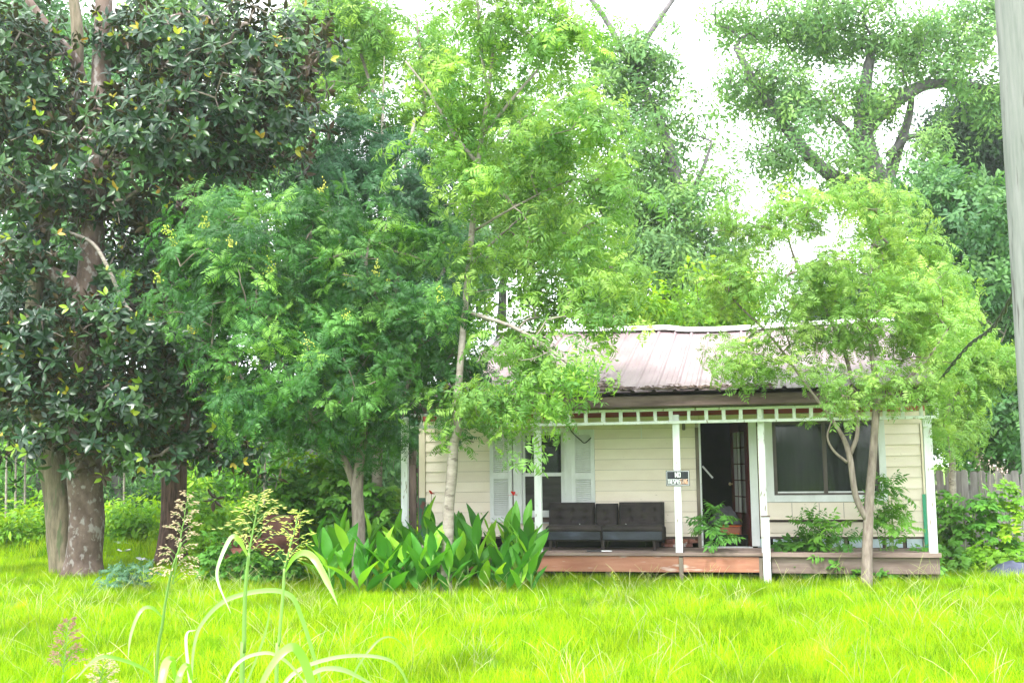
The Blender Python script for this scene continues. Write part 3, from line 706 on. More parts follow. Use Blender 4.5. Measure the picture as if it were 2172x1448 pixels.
bo = MB().tube([(pa[0], 0, pa[1]), (pb[0], 0, pb[1])], .017, 4).build('loose_white_lath', M['white_trim'], None, label='thin white lath leaning in the dark left half of the doorway', cat='lath')
bo.location = HO + hn*(DW+.3); bo.rotation_euler = (0, 0, -HA)
# ================================================================== LEAVES AND CROWNS
def leaf_face(mb, Mx, L, W, segs=3, droop=.15, fold=.12, shape=1.0):
    """one leaf along +x, base at the origin, folded along the midrib"""
    mid = []; lf = []; rt = []
    for k in range(segs+1):
        t = k/segs; x = L*t; z = -droop*L*t*t; w_ = W/2*math.sin(math.pi*min(1, t**shape))
        mid.append((x, 0, z)); lf.append((x, w_, z+fold*w_)); rt.append((x, -w_, z+fold*w_))
    n = len(mb.v)
    pts = [Mx @ Vector(p) for p in mid]; 
    idx = {}
    for k in range(segs+1): idx['m', k] = len(mb.v); mb.v.append(tuple(Mx @ Vector(mid[k])))
    for k in range(1, segs):
        idx['l', k] = len(mb.v); mb.v.append(tuple(Mx @ Vector(lf[k]))); idx['r', k] = len(mb.v); mb.v.append(tuple(Mx @ Vector(rt[k])))
    for s_, sg_ in (('l', 1), ('r', -1)):
        q = [[idx['m',0], idx['m',1], idx[s_,1]]] + [[idx['m',k], idx['m',k+1], idx[s_,k+1], idx[s_,k]] for k in range(1, segs-1)] + [[idx['m',segs-1], idx['m',segs], idx[s_,segs-1]]]
        mb.f += [f if sg_ > 0 else f[::-1] for f in q]
def RZ(a): return Matrix.Rotation(a, 4, 'Z')
def RY(a): return Matrix.Rotation(a, 4, 'Y')
def RX_(a): return Matrix.Rotation(a, 4, 'X')
def TR(x, y, z): return Matrix.Translation((x, y, z))
def frond(mb, Mx, L, pairs, ll, lw, arch=.5, droop=.3, petiole=.2, segs=2):
    """pinnate leaf: rachis arching along +x, leaflets in pairs"""
    pts = [];
    for k in range(pairs+2):
        t = k/(pairs+1); pts.append(Vector((L*(t - .12*t*t), 0, arch*L*(.55*t - t*t))))
    path = [Mx @ p for p in pts]; mb.tube([path[0], path[len(path)//2], path[-1]], [.004, .003, .0015], 3, cap=False)
    for k in range(1, pairs+1):
        t = k/(pairs+1)
        if t < petiole: continue
        d = (pts[k+1]-pts[k-1]).normalized(); pitch = -math.atan2(d.z, d.x)
        s_ = .65 + .5*math.sin(math.pi*min(1, (t-petiole)/(1-petiole)*.9+.1))
        for sd_ in (1, -1):
            leaf_face(mb, Mx @ Matrix.Translation(pts[k]) @ RY(pitch) @ RZ(sd_*R(random.uniform(58, 72))) @ RX_(sd_*R(random.uniform(-10, 15))) @ RY(R(random.uniform(4, 24))), ll*s_*random.uniform(.9,1.1), lw*s_, segs, droop, .15)
    leaf_face(mb, Mx @ Matrix.Translation(pts[-2]) @ RY(.3), ll, lw, segs, droop, .15)
SRC = {}
def src(name, fn, mat, n=3):
    lst = []
    for k in range(n):
        mb = MB(); fn(mb, k); me = mb.mesh(name + '_form', mat); lst.append(bpy.data.objects.new(name + '_form', me))
    SRC[name] = lst
def rosette_pinnate(nf, L, pairs, ll, lw, arch, el=(0, 50), jit=.0):
    def fn(mb, k):
        for q in range(nf):
            a = 2*math.pi*q/nf + random.uniform(-.3, .3); e = R(random.uniform(*el))
            frond(mb, RZ(a) @ RY(-e) @ RX_(random.uniform(-.3,.3)), L*random.uniform(.75, 1.1), pairs, ll, lw, arch)
    return fn
def rosette_simple(nl, L, W, el=(5, 60), droop=.2, segs=4, shape=1.0, stem=.05):
    def fn(mb, k):
        for q in range(nl):
            a = 2.4*q + random.uniform(-.25, .25); e = R(el[0] + (el[1]-el[0])*(q/nl) + random.uniform(-8, 8))
            leaf_face(mb, TR(0, 0, stem*q/nl) @ RZ(a) @ RY(-e) @ TR(.012, 0, 0), L*random.uniform(.8, 1.1), W*random.uniform(.85, 1.1), segs, droop, .18, shape)
    return fn
def twig(nl, L, ll, lw, droop=.2, rad=.0):
    """leafy twig: leaves spread in a loose spray along +z"""
    def fn(mb, k):
        for b in range(4):
            a = b*math.pi/2 + random.uniform(-.5, .5); e = R(random.uniform(15, 60)); Mb = RZ(a) @ RY(-e)
            mb.tube([Mb @ Vector((0,0,0)), Mb @ Vector((L, 0, -.1*L))], [.005, .002], 3, cap=False)
            for q in range(nl):
                t = .2 + .8*q/(nl-1); 
                leaf_face(mb, Mb @ TR(L*t, 0, -.1*L*t*t) @ RZ((1 if q % 2 else -1)*R(random.uniform(25, 65))) @ RX_(random.uniform(-.5,.5)) @ RY(R(random.uniform(-10, 35))), ll*random.uniform(.75,1.15), lw*random.uniform(.8,1.15), 3, droop, .15)
    return fn
def clump(n, rad, ll, lw, flat=.7):
    """loose ball of leaves for trees seen from afar"""
    def fn(mb, k):
        for q in range(n):
            v = Vector((random.gauss(0,1), random.gauss(0,1), random.gauss(0,1))).normalized() * rad * random.random()**.5; v.z *= flat
            leaf_face(mb, Matrix.Translation(v) @ RZ(math.atan2(v.y, v.x)+random.uniform(-1, 1)) @ RY(R(random.uniform(-25, 55))), ll*random.uniform(.7,1.2), lw*random.uniform(.8,1.2), 2, .2, .15)
    return fn
def palmate(nl, L, W, stem=.06):
    """pair of lobed leaves: several lobes per leaf"""
    def fn(mb, k):
        for q in range(nl):
            a = q*math.pi/2*1.0 + random.uniform(-.4,.4); e = R(random.uniform(-5, 35)); Mb = RZ(a) @ RY(-e)
            mb.tube([Mb @ Vector((0,0,0)), Mb @ Vector((L*.35,0,0))], [.003,.002], 3, cap=False)
            for j, (ang, s_) in enumerate(((0,1),(38,.85),(-38,.85),(75,.55),(-75,.55))):
                leaf_face(mb, Mb @ TR(L*.35, 0, 0) @ RZ(R(ang)) @ RX_(random.uniform(-.2,.2)) @ RY(R(random.uniform(0,20))), L*.75*s_, W*s_, 3, .25, .12)
    return fn

Lm = {}
Lm['mag'] = leaf_mat('magnolia_leaf', [(0,(.012,.042,.020)), (.6,(.022,.062,.018)), (1,(.040,.100,.022))], .08, (1.6,1.6,.6), rough=.36, spec=.42, back=(.07,.045,.022))
Lm['sumac'] = leaf_mat('sumac_leaf', [(0,(.022,.09,.022)), (.5,(.048,.16,.03)), (.85,(.09,.24,.038)), (1,(.18,.36,.05))], .36, (1.5,1.5,.8), rough=.5, spec=.35)
Lm['sumac_dark'] = leaf_mat('dark_pinnate_leaf', [(0,(.022,.085,.038)), (.6,(.035,.12,.045)), (1,(.055,.17,.05))], .28, (1.5,1.5,.8), rough=.5, spec=.35)
Lm['pecan'] = leaf_mat('pecan_leaf', [(0,(.09,.22,.045)), (.6,(.17,.33,.06)), (1,(.30,.47,.08))], .44, (1.45,1.4,.8), rough=.5, spec=.35)
Lm['pecan_far'] = leaf_mat('far_pecan_leaf', [(0,(.09,.20,.07)), (.6,(.15,.29,.09)), (1,(.24,.40,.11))], .42, (1.5,1.4,.9), rough=.6, spec=.3)
Lm['bright'] = leaf_mat('bright_pinnate_leaf', [(0,(.12,.27,.045)), (.6,(.20,.36,.07)), (1,(.30,.45,.09))], .42, (1.4,1.3,.7), rough=.5, spec=.35)
Lm['deep'] = leaf_mat('deep_green_leaf', [(0,(.018,.05,.026)), (.6,(.03,.075,.034)), (1,(.045,.11,.045))], .2, (1.5,1.5,.8), rough=.5, spec=.4)
Lm['mid'] = leaf_mat('mid_green_leaf', [(0,(.045,.13,.045)), (.6,(.075,.19,.06)), (1,(.12,.25,.07))], .35, (1.5,1.5,.8), rough=.5, spec=.35)
Lm['weed'] = leaf_mat('bright_weed_leaf', [(0,(.12,.30,.025)), (.6,(.20,.42,.03)), (1,(.32,.52,.04))], .42, (1.5,1.3,.5), rough=.5, spec=.3)
Lm['weed_dk'] = leaf_mat('green_weed_leaf', [(0,(.06,.19,.03)), (.6,(.10,.28,.035)), (1,(.17,.38,.045))], .38, (1.5,1.4,.6), rough=.5, spec=.3)
Lm['dusty'] = leaf_mat('bluish_weed_leaf', [(0,(.07,.17,.10)), (1,(.12,.25,.14))], .3, (1.2,1.4,.9), rough=.6, spec=.3)
Lm['canna'] = leaf_mat('canna_leaf', [(0,(.035,.16,.02)), (.5,(.07,.26,.025)), (.8,(.15,.40,.03)), (1,(.28,.55,.04))], .38, (1.7,1.5,.5), rough=.5, spec=.3)
Lm['grass'] = leaf_mat('grass_blade', [(0,(.09,.24,.005)), (.3,(.19,.37,.006)), (.7,(.29,.45,.007)), (.95,(.37,.50,.012)), (1,(.38,.44,.09))], .46, (1.4,1.3,.3), var=(.7, 1.3), rough=.6, spec=.08)
Lm['straw'] = leaf_mat('pale_grass_stalk', [(0,(.30,.36,.10)), (1,(.50,.50,.25))], .2, (1.2,1.2,.8), rough=.6, spec=.3)
Lm['jgrass'] = leaf_mat('tall_grass_blade', [(0,(.16,.34,.05)), (.5,(.20,.38,.10)), (1,(.30,.42,.22))], .3, (1.5,1.35,.3), rough=.35, spec=.6)
Lm['spike'] = leaf_mat('seed_spikelet', [(0,(.36,.17,.14)), (.5,(.46,.30,.22)), (1,(.5,.42,.28))], .25, (1.2,1.1,.9), rough=.6, spec=.3)
Lm['spike_green'] = leaf_mat('green_seed_spikelet', [(0,(.40,.50,.10)), (.6,(.55,.58,.16)), (1,(.60,.50,.30))], .3, (1.3,1.2,.6), rough=.6, spec=.3)
Lm['flower'] = leaf_mat('yellow_green_flower', [(0,(.36,.46,.06)), (1,(.52,.55,.12))], .3, (1.2,1.2,.6), rough=.7, spec=.2)

Lm['mag_new'] = leaf_mat('new_magnolia_leaf', [(0,(.16,.32,.03)), (.5,(.30,.44,.035)), (.8,(.48,.44,.04)), (1,(.40,.22,.05))], .2, (1.4,1.3,.5), rough=.4, spec=.4)
src('mag', rosette_simple(9, .17, .075, (-35, 65), .14, 4, .85), Lm['mag'], 5)
me_ = SRC['mag'][-1].data; me_.materials.append(Lm['mag_new'])
for p_ in me_.polygons:
    if p_.index // 8 in (6, 8): p_.material_index = 1
SRC_W = {'mag': [.2, .2, .2, .2, .2]}
src('sumac', rosette_pinnate(6, .34, 10, .085, .022, .75, (-5, 55)), Lm['sumac'], 3)
src('sumac_dark', rosette_pinnate(6, .34, 9, .09, .026, .8, (-20, 50)), Lm['sumac_dark'], 3)
src('pecan', rosette_pinnate(5, .32, 5, .11, .036, .9, (-25, 45)), Lm['pecan'], 3)
src('bright', rosette_pinnate(5, .30, 6, .085, .027, .8, (-15, 50)), Lm['bright'], 3)
src('pecan_far', clump(30, .36, .17, .065), Lm['pecan_far'], 3)
src('deep_far', clump(34, .36, .16, .07), Lm['deep'], 3)
src('mid_far', clump(30, .36, .17, .065), Lm['mid'], 3)
src('mid', twig(7, .3, .11, .05), Lm['mid'], 3)
src('weed', palmate(6, .2, .07), Lm['weed'], 3)
src('weed_dk', palmate(6, .19, .075), Lm['weed_dk'], 3)
src('weed_far', clump(34, .34, .15, .06), Lm['weed'], 3)
src('weed_dk_far', clump(34, .38, .16, .065), Lm['weed_dk'], 3)
src('dusty', rosette_pinnate(5, .22, 8, .05, .016, .6, (0, 50)), Lm['dusty'], 2)
src('sapling', rosette_pinnate(5, .42, 6, .13, .045, .5, (5, 55)), Lm['weed_dk'], 2)

def scatter_group(name):
    """node group: puts the forms of one kind on the points of the mesh, turned and scaled by its attributes"""
    ng = bpy.data.node_groups.new('spread_' + name, 'GeometryNodeTree')
    ng.interface.new_socket('Geometry', in_out='INPUT', socket_type='NodeSocketGeometry'); ng.interface.new_socket('Geometry', in_out='OUTPUT', socket_type='NodeSocketGeometry')
    gi = ng.nodes.new('NodeGroupInput'); go = ng.nodes.new('NodeGroupOutput'); jn = ng.nodes.new('GeometryNodeJoinGeometry')
    for o in SRC[name][::-1]:
        oi = ng.nodes.new('GeometryNodeObjectInfo'); oi.inputs['Object'].default_value = o; oi.transform_space = 'ORIGINAL'
        gt = ng.nodes.new('GeometryNodeGeometryToInstance'); ng.links.new(oi.outputs['Geometry'], gt.inputs[0]); ng.links.new(gt.outputs[0], jn.inputs[0])
    ip = ng.nodes.new('GeometryNodeInstanceOnPoints'); ip.inputs['Pick Instance'].default_value = True
    def att(nm, ty):
        a = ng.nodes.new('GeometryNodeInputNamedAttribute'); a.data_type = ty; a.inputs['Name'].default_value = nm; return a.outputs[0]
    ng.links.new(gi.outputs[0], ip.inputs['Points']); ng.links.new(jn.outputs[0], ip.inputs['Instance'])
    ng.links.new(att('idx', 'INT'), ip.inputs['Instance Index']); ng.links.new(att('rot', 'FLOAT_VECTOR'), ip.inputs['Rotation']); ng.links.new(att('scl', 'FLOAT'), ip.inputs['Scale'])
    ng.links.new(ip.outputs[0], go.inputs[0]); return ng
NG = {}
def spread(name, form, P, D, scl, parent=None, **k):
    """P points, D unit directions the sprigs grow along (local z)"""
    P = np.asarray(P, float); n = len(P)
    if n == 0: return None
    me = bpy.data.meshes.new(name); me.vertices.add(n); me.vertices.foreach_set('co', P.ravel())
    D = np.asarray(D, float); D /= np.maximum(1e-6, np.linalg.norm(D, axis=1))[:, None]
    th_ = np.arccos(np.clip(D[:, 2], -1, 1)); ph = np.arctan2(D[:, 1], D[:, 0]); sp = rng.uniform(0, 2*np.pi, n)
    cp, sp_, ct_, st_, cs, ss = np.cos(ph), np.sin(ph), np.cos(th_), np.sin(th_), np.cos(sp), np.sin(sp)
    # Rz(ph) Ry(th) Rz(sp)
    R00 = cp*ct_*cs - sp_*ss; R10 = sp_*ct_*cs + cp*ss; R20 = -st_*cs; R21 = st_*ss; R22 = ct_
    b = np.arcsin(np.clip(-R20, -1, 1)); a = np.arctan2(R21, R22); c = np.arctan2(R10, R00)
    me.attributes.new('rot', 'FLOAT_VECTOR', 'POINT').data.foreach_set('vector', np.stack([a, b, c], 1).astype(np.float32).ravel())
    me.attributes.new('scl', 'FLOAT', 'POINT').data.foreach_set('value', np.broadcast_to(scl, n).astype(np.float32).copy())
    me.attributes.new('idx', 'INT', 'POINT').data.foreach_set('value', rng.choice(len(SRC[form]), n, p=SRC_W.get(form)).astype(np.int32))
    me.materials.append(SRC[form][0].data.materials[0])
    o = link(name, me, parent, **k); md = o.modifiers.new('spread', 'NODES')
    if form not in NG: NG[form] = scatter_group(form)
    md.node_group = NG[form]; return o
def euler_dir(v, spin):
    q = Vector(v).normalized(); ph = math.atan2(q.y, q.x); th_ = math.acos(max(-1, min(1, q.z)))
    return (RZ(ph) @ RY(th_) @ RZ(spin)).to_euler()

def blob_centres(blobs, n, shell=.55, mind=.0):
    """cluster centres inside ellipsoids given as (px, py, Y, rx_px, ry_px, depth_m); n shared by their size"""
    B = [(np.array(at(b[0], b[1], b[2])), np.array([b[3]/F*b[2], b[5], b[4]/F*b[2]])) for b in blobs]
    w_ = np.array([(r_[0]*r_[1]*r_[2])**(.75) for c, r_ in B]); w_ /= w_.sum(); out_ = []; dirs = []
    for (c, r_), q in zip(B, w_):
        k = max(2, int(round(n*q))); v = rng.normal(size=(k, 3)); v /= np.linalg.norm(v, axis=1)[:, None]
        rad = shell + (1-shell)*rng.random(k)**.6
        rad = np.where(rng.random(k) < .22, rad*.55, rad)
        out_.append(c + v*r_*rad[:, None]); dirs.append(v)
    return np.concatenate(out_), np.concatenate(dirs)
def keep_out(P, test):
    return np.array([not test(p) for p in P])

def skeleton(mb, trunk_nodes, trunk_r, targets, tip_r=.006, maxr=.2, sag=.06, nseg=3, sides=5, expo=.42, order=None, kink=.12):
    """branches grown greedily: every cluster hangs on the nearest node already there"""
    nodes = [Vector(p) for p in trunk_nodes]; par = [-1]*len(nodes); cnt = [0]*len(nodes); base = len(nodes)
    T = [Vector(t) for t in targets]; arr = np.array([tuple(p) for p in nodes])
    dist = np.array([np.min(np.linalg.norm(arr - np.array(t), axis=1)) for t in T]); order = np.argsort(dist)
    edges = []
    for i in order:
        t = T[i]; A = np.array([tuple(p) for p in nodes]); d = A - np.array(t)
        ln = np.linalg.norm(d, axis=1) + .35*np.maximum(0, d[:, 2])       # prefer nodes below
        j = int(np.argmin(ln)); a = nodes[j]; L = (t-a).length
        mid = (a+t)/2 + Vector((random.gauss(0,1), random.gauss(0,1), random.gauss(0,1)))*L*kink*.5 + Vector((0, 0, L*sag))
        nodes.append(mid); par.append(j); cnt.append(0); nodes.append(t); par.append(len(nodes)-2); cnt.append(0)
        k = len(nodes)-1
        while k >= 0: cnt[k] += 1; k = par[k]
    for k in range(base, len(nodes)):
        j = par[k]; ra = min(maxr, tip_r*(cnt[k])**expo*1.15); rb = min(maxr, tip_r*(cnt[k])**expo)
        # only draw a pair (mid, tip) as one bent tube
        if (k-base) % 2 == 1:
            jm = j; a = nodes[par[jm]]; r0_ = min(maxr, tip_r*cnt[jm]**expo*1.2)
            if par[jm] < base: r0_ = min(r0_, maxr)
            mb.tube(bez([a, nodes[jm], nodes[k]], nseg), list(np.linspace(r0_, rb, 2*nseg+1)), sides, cap=False)
    return nodes

def tree(name, label, cat, kind, trunks, blobs, n, per=6, cr_=.45, scl=(.8, 1.2), bark='bark_grey', group=None, tip_r=.007, up=.45, shell=.5, maxr=.1, sides=6, holes=0.0, extra=None, hf=.9, culls=(), branch=True, expo=.42, tsides=12, wob=.15, leafname='foliage'):
    """trunks: lists of (x,y,z,r) world points; foliage is one part, trunk and branches the others"""
    base = Vector(trunks[0][0][:3]); root = empty(name, base, 0, label, cat, group)
    tn = []; 
    for tk in trunks:
        tb = MB(); path = bez([Vector(p[:3]) for p in tk], 4); rr = np.interp(np.linspace(0, len(tk)-1, len(path)), range(len(tk)), [p[3] for p in tk])
        tb.tube([p-base for p in path], list(rr), tsides, wob=wob); to = tb.build('trunk' if tk is trunks[0] else 'limb', M[bark], root, smooth=True)
        tn += path[len(path)//3 if tk is trunks[0] else 0:]
    Cc, Dd = blob_centres(blobs, n, shell)
    if holes:
        kp = np.array([noise.noise(Vector(c*hf)) > -holes for c in Cc]); Cc, Dd = Cc[kp], Dd[kp]
    for f_ in culls:
        kp = ~np.array([f_(c) for c in Cc]); Cc, Dd = Cc[kp], Dd[kp]
    if branch:
        bb = MB(); skeleton(bb, tn, None, Cc, tip_r=tip_r, maxr=maxr, sides=sides, expo=expo)
        bb.v = [tuple(Vector(v)-base) for v in bb.v]; bb.build('branches', M[bark], root, smooth=True, kind='stuff')
    n_ = len(Cc); k = per; P = np.repeat(Cc, k, 0) + rng.normal(size=(n_*k, 3))*np.array([cr_, cr_, cr_*.7])*.6
    P = P.astype(float); Dr = np.repeat(Dd, k, 0)*.5 + (P-np.repeat(Cc, k, 0))*1.0/cr_*.5 + np.array([0, 0, up]) + rng.normal(size=P.shape)*.25
    for f_ in culls:
        kp = ~np.array([f_(c) for c in P]); P, Dr = P[kp], Dr[kp]
    spread(leafname, kind, P - np.array(base), Dr, rng.uniform(scl[0], scl[1], len(P)), root, kind='stuff')
    return root, Cc, Dd
def T3(px, py, Y, r_px): p = at(px, py, Y); return (p.x, p.y, p.z, r_px/F*Y)
def base_pt(px, py, r_px, Y=None):
    p = gr(px, py) if Y is None else at(px, py or 1150, Y); return (p.x, p.y, -.05 if Y is None else -.05, r_px/F*p.y)
def hl(p):
    q = Vector(p) - HO; return q.dot(he), q.dot(hn), q.z
def in_house(p):
    """inside the roof volume or the porch"""
    x, y, z = hl(p)
    if not (WX0-.1 < x < WX1+.1): return False
    if y < -.25 or y > 10: return False
    if y < DR: top = 2.75 + (y-DE)/(DR-DE)*1.45
    else: top = 4.3 - (y-DR)*.3
    return z < top + .12
# ================================================================== TREES
# --- sumac in front of the left end of the house
Y = 16.2
rt, Cc, Dd = tree('sumac_tree', 'bushy dark green sumac with yellow flower heads and short forked trunk left of the house', 'tree', 'sumac',
    [[base_pt(762, 1215, 15, Y), T3(760, 1110, Y, 14), T3(758, 1030, Y, 13), T3(765, 960, Y, 9), T3(775, 880, Y, 8), T3(770, 780, Y, 6), T3(760, 640, Y, 4)],
     [T3(754, 1040, Y, 8), T3(735, 985, Y, 8), T3(700, 930, Y, 7), T3(650, 860, Y-.3, 6), T3(580, 740, Y-.4, 4)],
     [T3(770, 950, Y, 7), T3(800, 915, Y-.2, 6), T3(850, 850, Y-.2, 5), T3(890, 740, Y-.2, 4)]],
    [(480, 560, Y-.5, 130, 120, 1.0), (620, 500, Y-.2, 150, 90, 1.1), (560, 690, Y-.6, 150, 120, 1.1), (760, 600, Y, 160, 150, 1.2), (700, 800, Y-.5, 200, 130, 1.2),
     (520, 850, Y-.5, 110, 70, .9), (880, 760, Y-.3, 120, 130, 1.0), (820, 900, Y-.1, 120, 70, .8), (640, 900, Y-.2, 90, 60, .8), (400, 640, Y-.6, 70, 60, .7), (930, 640, Y, 70, 100, .9), (970, 800, Y-.2, 60, 90, .6), (640, 430, Y, 90, 50, .9), (860, 520, Y+.2, 90, 80, 1.0), (1000, 870, Y-.3, 60, 35, .4), (900, 930, Y-.2, 70, 35, .5), (985, 955, Y-.3, 40, 35, .25), (480, 450, Y-.3, 80, 40, .8)],
    290, per=5, cr_=.36, scl=(.7, 1.1), bark='bark_grey', shell=.4, holes=.16, hf=1.1, culls=(in_house,))
front = [c for c, d in zip(Cc, Dd) if d[1] < .15 and c[2] > 2.4]
for c in random.sample(front, min(24, len(front))):
    mb = MB()
    for q in range(26):
        v = Vector((random.gauss(0,.035), random.gauss(0,.035), abs(random.gauss(0,.08)))); v.x *= 1-min(1, v.z*3)*.6; v.y *= 1-min(1, v.z*3)*.6
        mb.tube([v, v+Vector((random.uniform(-.01,.01), random.uniform(-.01,.01), .022))], [.012, .006], 4)
    f_ = mb.build('flower_head', Lm['flower'], rt, kind='stuff'); f_.location = Vector(c) + Vector((0, -.28, .22)) - rt.location; f_.rotation_euler = (random.uniform(-.5,.3), random.uniform(-.4,.4), 0)

# --- slender pale-trunked tree beside the left window, its crown spreading over the roof
Y = 15.3
tree('slender_pecan_tree', 'slender tree with pale bare trunk before the left window, crown over the roof', 'tree', 'pecan',
    [[base_pt(946, 1230, 13, Y), T3(951, 1100, Y, 12), T3(958, 1010, Y, 11.5), T3(963, 940, Y, 10.5), T3(972, 905, Y, 10), T3(968, 860, Y, 9), T3(975, 790, Y, 7.5), T3(986, 660, Y, 7), T3(1000, 500, Y, 6.5), T3(1015, 340, Y, 5.5), T3(1034, 210, Y, 4.5), T3(1048, 90, Y, 3), T3(1060, -60, Y, 2)],
     [T3(1022, 290, Y, 3.6), T3(1095, 200, Y-.1, 3), T3(1150, 130, Y-.1, 2.4), T3(1170, 20, Y-.3, 2.5)],
     [T3(1016, 350, Y, 4.5), T3(960, 280, Y, 3.5), T3(910, 195, Y, 3), T3(860, 130, Y, 2)],
     [T3(1004, 490, Y, 3), T3(1090, 440, Y-.1, 2.6), T3(1190, 390, Y-.1, 2), T3(1270, 370, Y-.2, 1)],
     [T3(990, 570, Y, 3), T3(1060, 500, Y+.3, 2.4), T3(1130, 440, Y+.4, 1.4)],
     [T3(985, 660, Y, 4), T3(1080, 690, Y-.4, 4), T3(1150, 730, Y-.7, 4), T3(1230, 790, Y-.9, 2.5)],
     [T3(1036, 200, Y, 4), T3(1020, 100, Y, 3.5), T3(1012, -10, Y, 3)]],
    [(1060, 60, Y, 130, 110, 1.1), (1000, 200, Y, 140, 90, 1.0), (1180, 100, Y-.2, 90, 110, .9), (1230, 300, Y-.3, 120, 90, 1.0), (1120, 330, Y+.2, 130, 90, 1.0), (930, 330, Y, 70, 80, .8), (940, 480, Y+.4, 60, 90, .7), (1010, 560, Y-.4, 45, 60, .5), (1020, 400, Y-.5, 60, 60, .5), (1060, 680, Y-.2, 70, 40, .6), (1250, 430, Y-.4, 110, 80, 1.0),
     (1130, 500, Y+.1, 140, 90, 1.0), (1250, 560, Y-.3, 100, 80, .9), (1100, 620, Y, 110, 45, .9), (1210, 660, Y-.4, 110, 60, .9), (1080, 760, Y-.5, 110, 60, .8), (1200, 780, Y-.8, 110, 50, .7), (1010, 870, Y-.4, 70, 50, .6), (1120, 860, Y-.6, 80, 50, .6), (1095, 950, Y-.6, 45, 30, .3), (1320, 790, Y-.9, 60, 28, .4), (1230, 830, Y-.9, 60, 25, .4), (1280, 700, Y-.5, 60, 50, .6), (1195, 960, Y-.7, 28, 12, .2), (1140, 770, Y-.4, 90, 45, .6), (1270, 755, Y-.7, 60, 40, .5)],
    370, per=4, cr_=.36, scl=(.6, 1.05), bark='bark_pale', shell=.35, holes=.14, hf=1.1, tip_r=.0045, maxr=.035, culls=(in_house,))

# --- small forked tree in front of the right end of the porch
Y = 15.6
tree('forked_sapling_tree', 'small light green tree forked low down in front of the picture window', 'tree', 'bright',
    [[base_pt(1838, 1232, 12, Y-.0), T3(1840, 1150, Y, 10.5), T3(1843, 1080, Y, 10), T3(1850, 980, Y, 8.5), T3(1858, 880, Y, 8.5), T3(1862, 840, Y, 7.5), T3(1850, 760, Y, 4.5), T3(1840, 640, Y, 3), T3(1850, 520, Y, 1.5)],
     [T3(1838, 1100, Y, 7), T3(1815, 1050, Y, 6.5), T3(1800, 960, Y, 6), T3(1775, 905, Y, 4), T3(1720, 830, Y, 3), T3(1640, 720, Y+.2, 2.6), T3(1560, 640, Y+.3, 2), T3(1510, 580, Y+.3, 1)],
     [T3(1802, 965, Y, 5), T3(1818, 920, Y, 4.5), T3(1815, 860, Y+.2, 4), T3(1790, 740, Y+.2, 4), T3(1740, 640, Y+.3, 3.5), T3(1690, 560, Y+.3, 3), T3(1665, 480, Y+.3, 2)],
     [T3(1868, 850, Y, 5), T3(1905, 820, Y-.1, 4), T3(1960, 770, Y-.2, 3), T3(2010, 700, Y-.2, 2)],
     [T3(1797, 980, Y, 3), T3(1768, 955, Y, 2.6), T3(1755, 925, Y, 2), T3(1765, 890, Y, 1.5)]],
    [(1640, 480, Y+.3, 130, 80, 1.0), (1800, 450, Y+.3, 150, 70, 1.1), (1570, 610, Y+.2, 100, 70, .9), (1720, 600, Y+.1, 150, 90, 1.1), (1900, 560, Y+.2, 130, 100, 1.1), (1960, 690, Y-.1, 110, 90, 1.0), (1840, 700, Y, 130, 60, 1.0),
     (1545, 770, Y-.4, 80, 35, .5), (1700, 800, Y-.4, 120, 40, .6), (1850, 820, Y-.5, 130, 45, .6), (2010, 820, Y-.2, 70, 90, .8), (1990, 930, Y+.5, 45, 60, .5), (1760, 880, Y-.5, 80, 25, .4), (1600, 775, Y-.4, 110, 32, .5), (1520, 760, Y-.4, 50, 28, .4), (1700, 700, Y-.2, 90, 40, .6)],
    350, per=4, cr_=.29, scl=(.5, .95), bark='bark_grey', shell=.3, holes=.19, hf=1.2, tip_r=.0045, maxr=.04, expo=.4, culls=(in_house,))

# --- many-stemmed tree behind the sumac
Y = 20.5
tree('multi_stemmed_tree', 'tall dark green tree with several thin upright stems behind the sumac', 'tree', 'sumac_dark',
    [[base_pt(800, 1190, 12, Y), T3(800, 900, Y, 11), T3(800, 650, Y, 9), T3(808, 420, Y, 5), T3(812, 250, Y, 3), T3(815, 120, Y, 1)],
     [T3(805, 760, Y, 6), T3(840, 600, Y, 6), T3(850, 420, Y, 5), T3(880, 250, Y, 3)],
     [T3(800, 800, Y, 6), T3(770, 600, Y, 4), T3(740, 380, Y, 2.5), T3(730, 250, Y, 1)],
     [T3(805, 820, Y, 6), T3(880, 680, Y, 6), T3(950, 560, Y, 4)]],
    [(760, 330, Y, 120, 90, 1.4), (880, 420, Y, 120, 110, 1.4), (800, 530, Y+.3, 170, 80, 1.4), (700, 440, Y, 80, 90, 1.2), (860, 640, Y+.3, 130, 70, 1.3), (700, 640, Y+.4, 120, 90, 1.2), (820, 770, Y, 150, 80, 1.2), (930, 720, Y+.3, 70, 50, 1.0), (850, 900, Y-.5, 90, 50, .8)],
    260, per=5, cr_=.45, scl=(.8, 1.3), bark='bark_pale', shell=.35, holes=.22, tip_r=.008, culls=(in_house,))
Y = 21.5
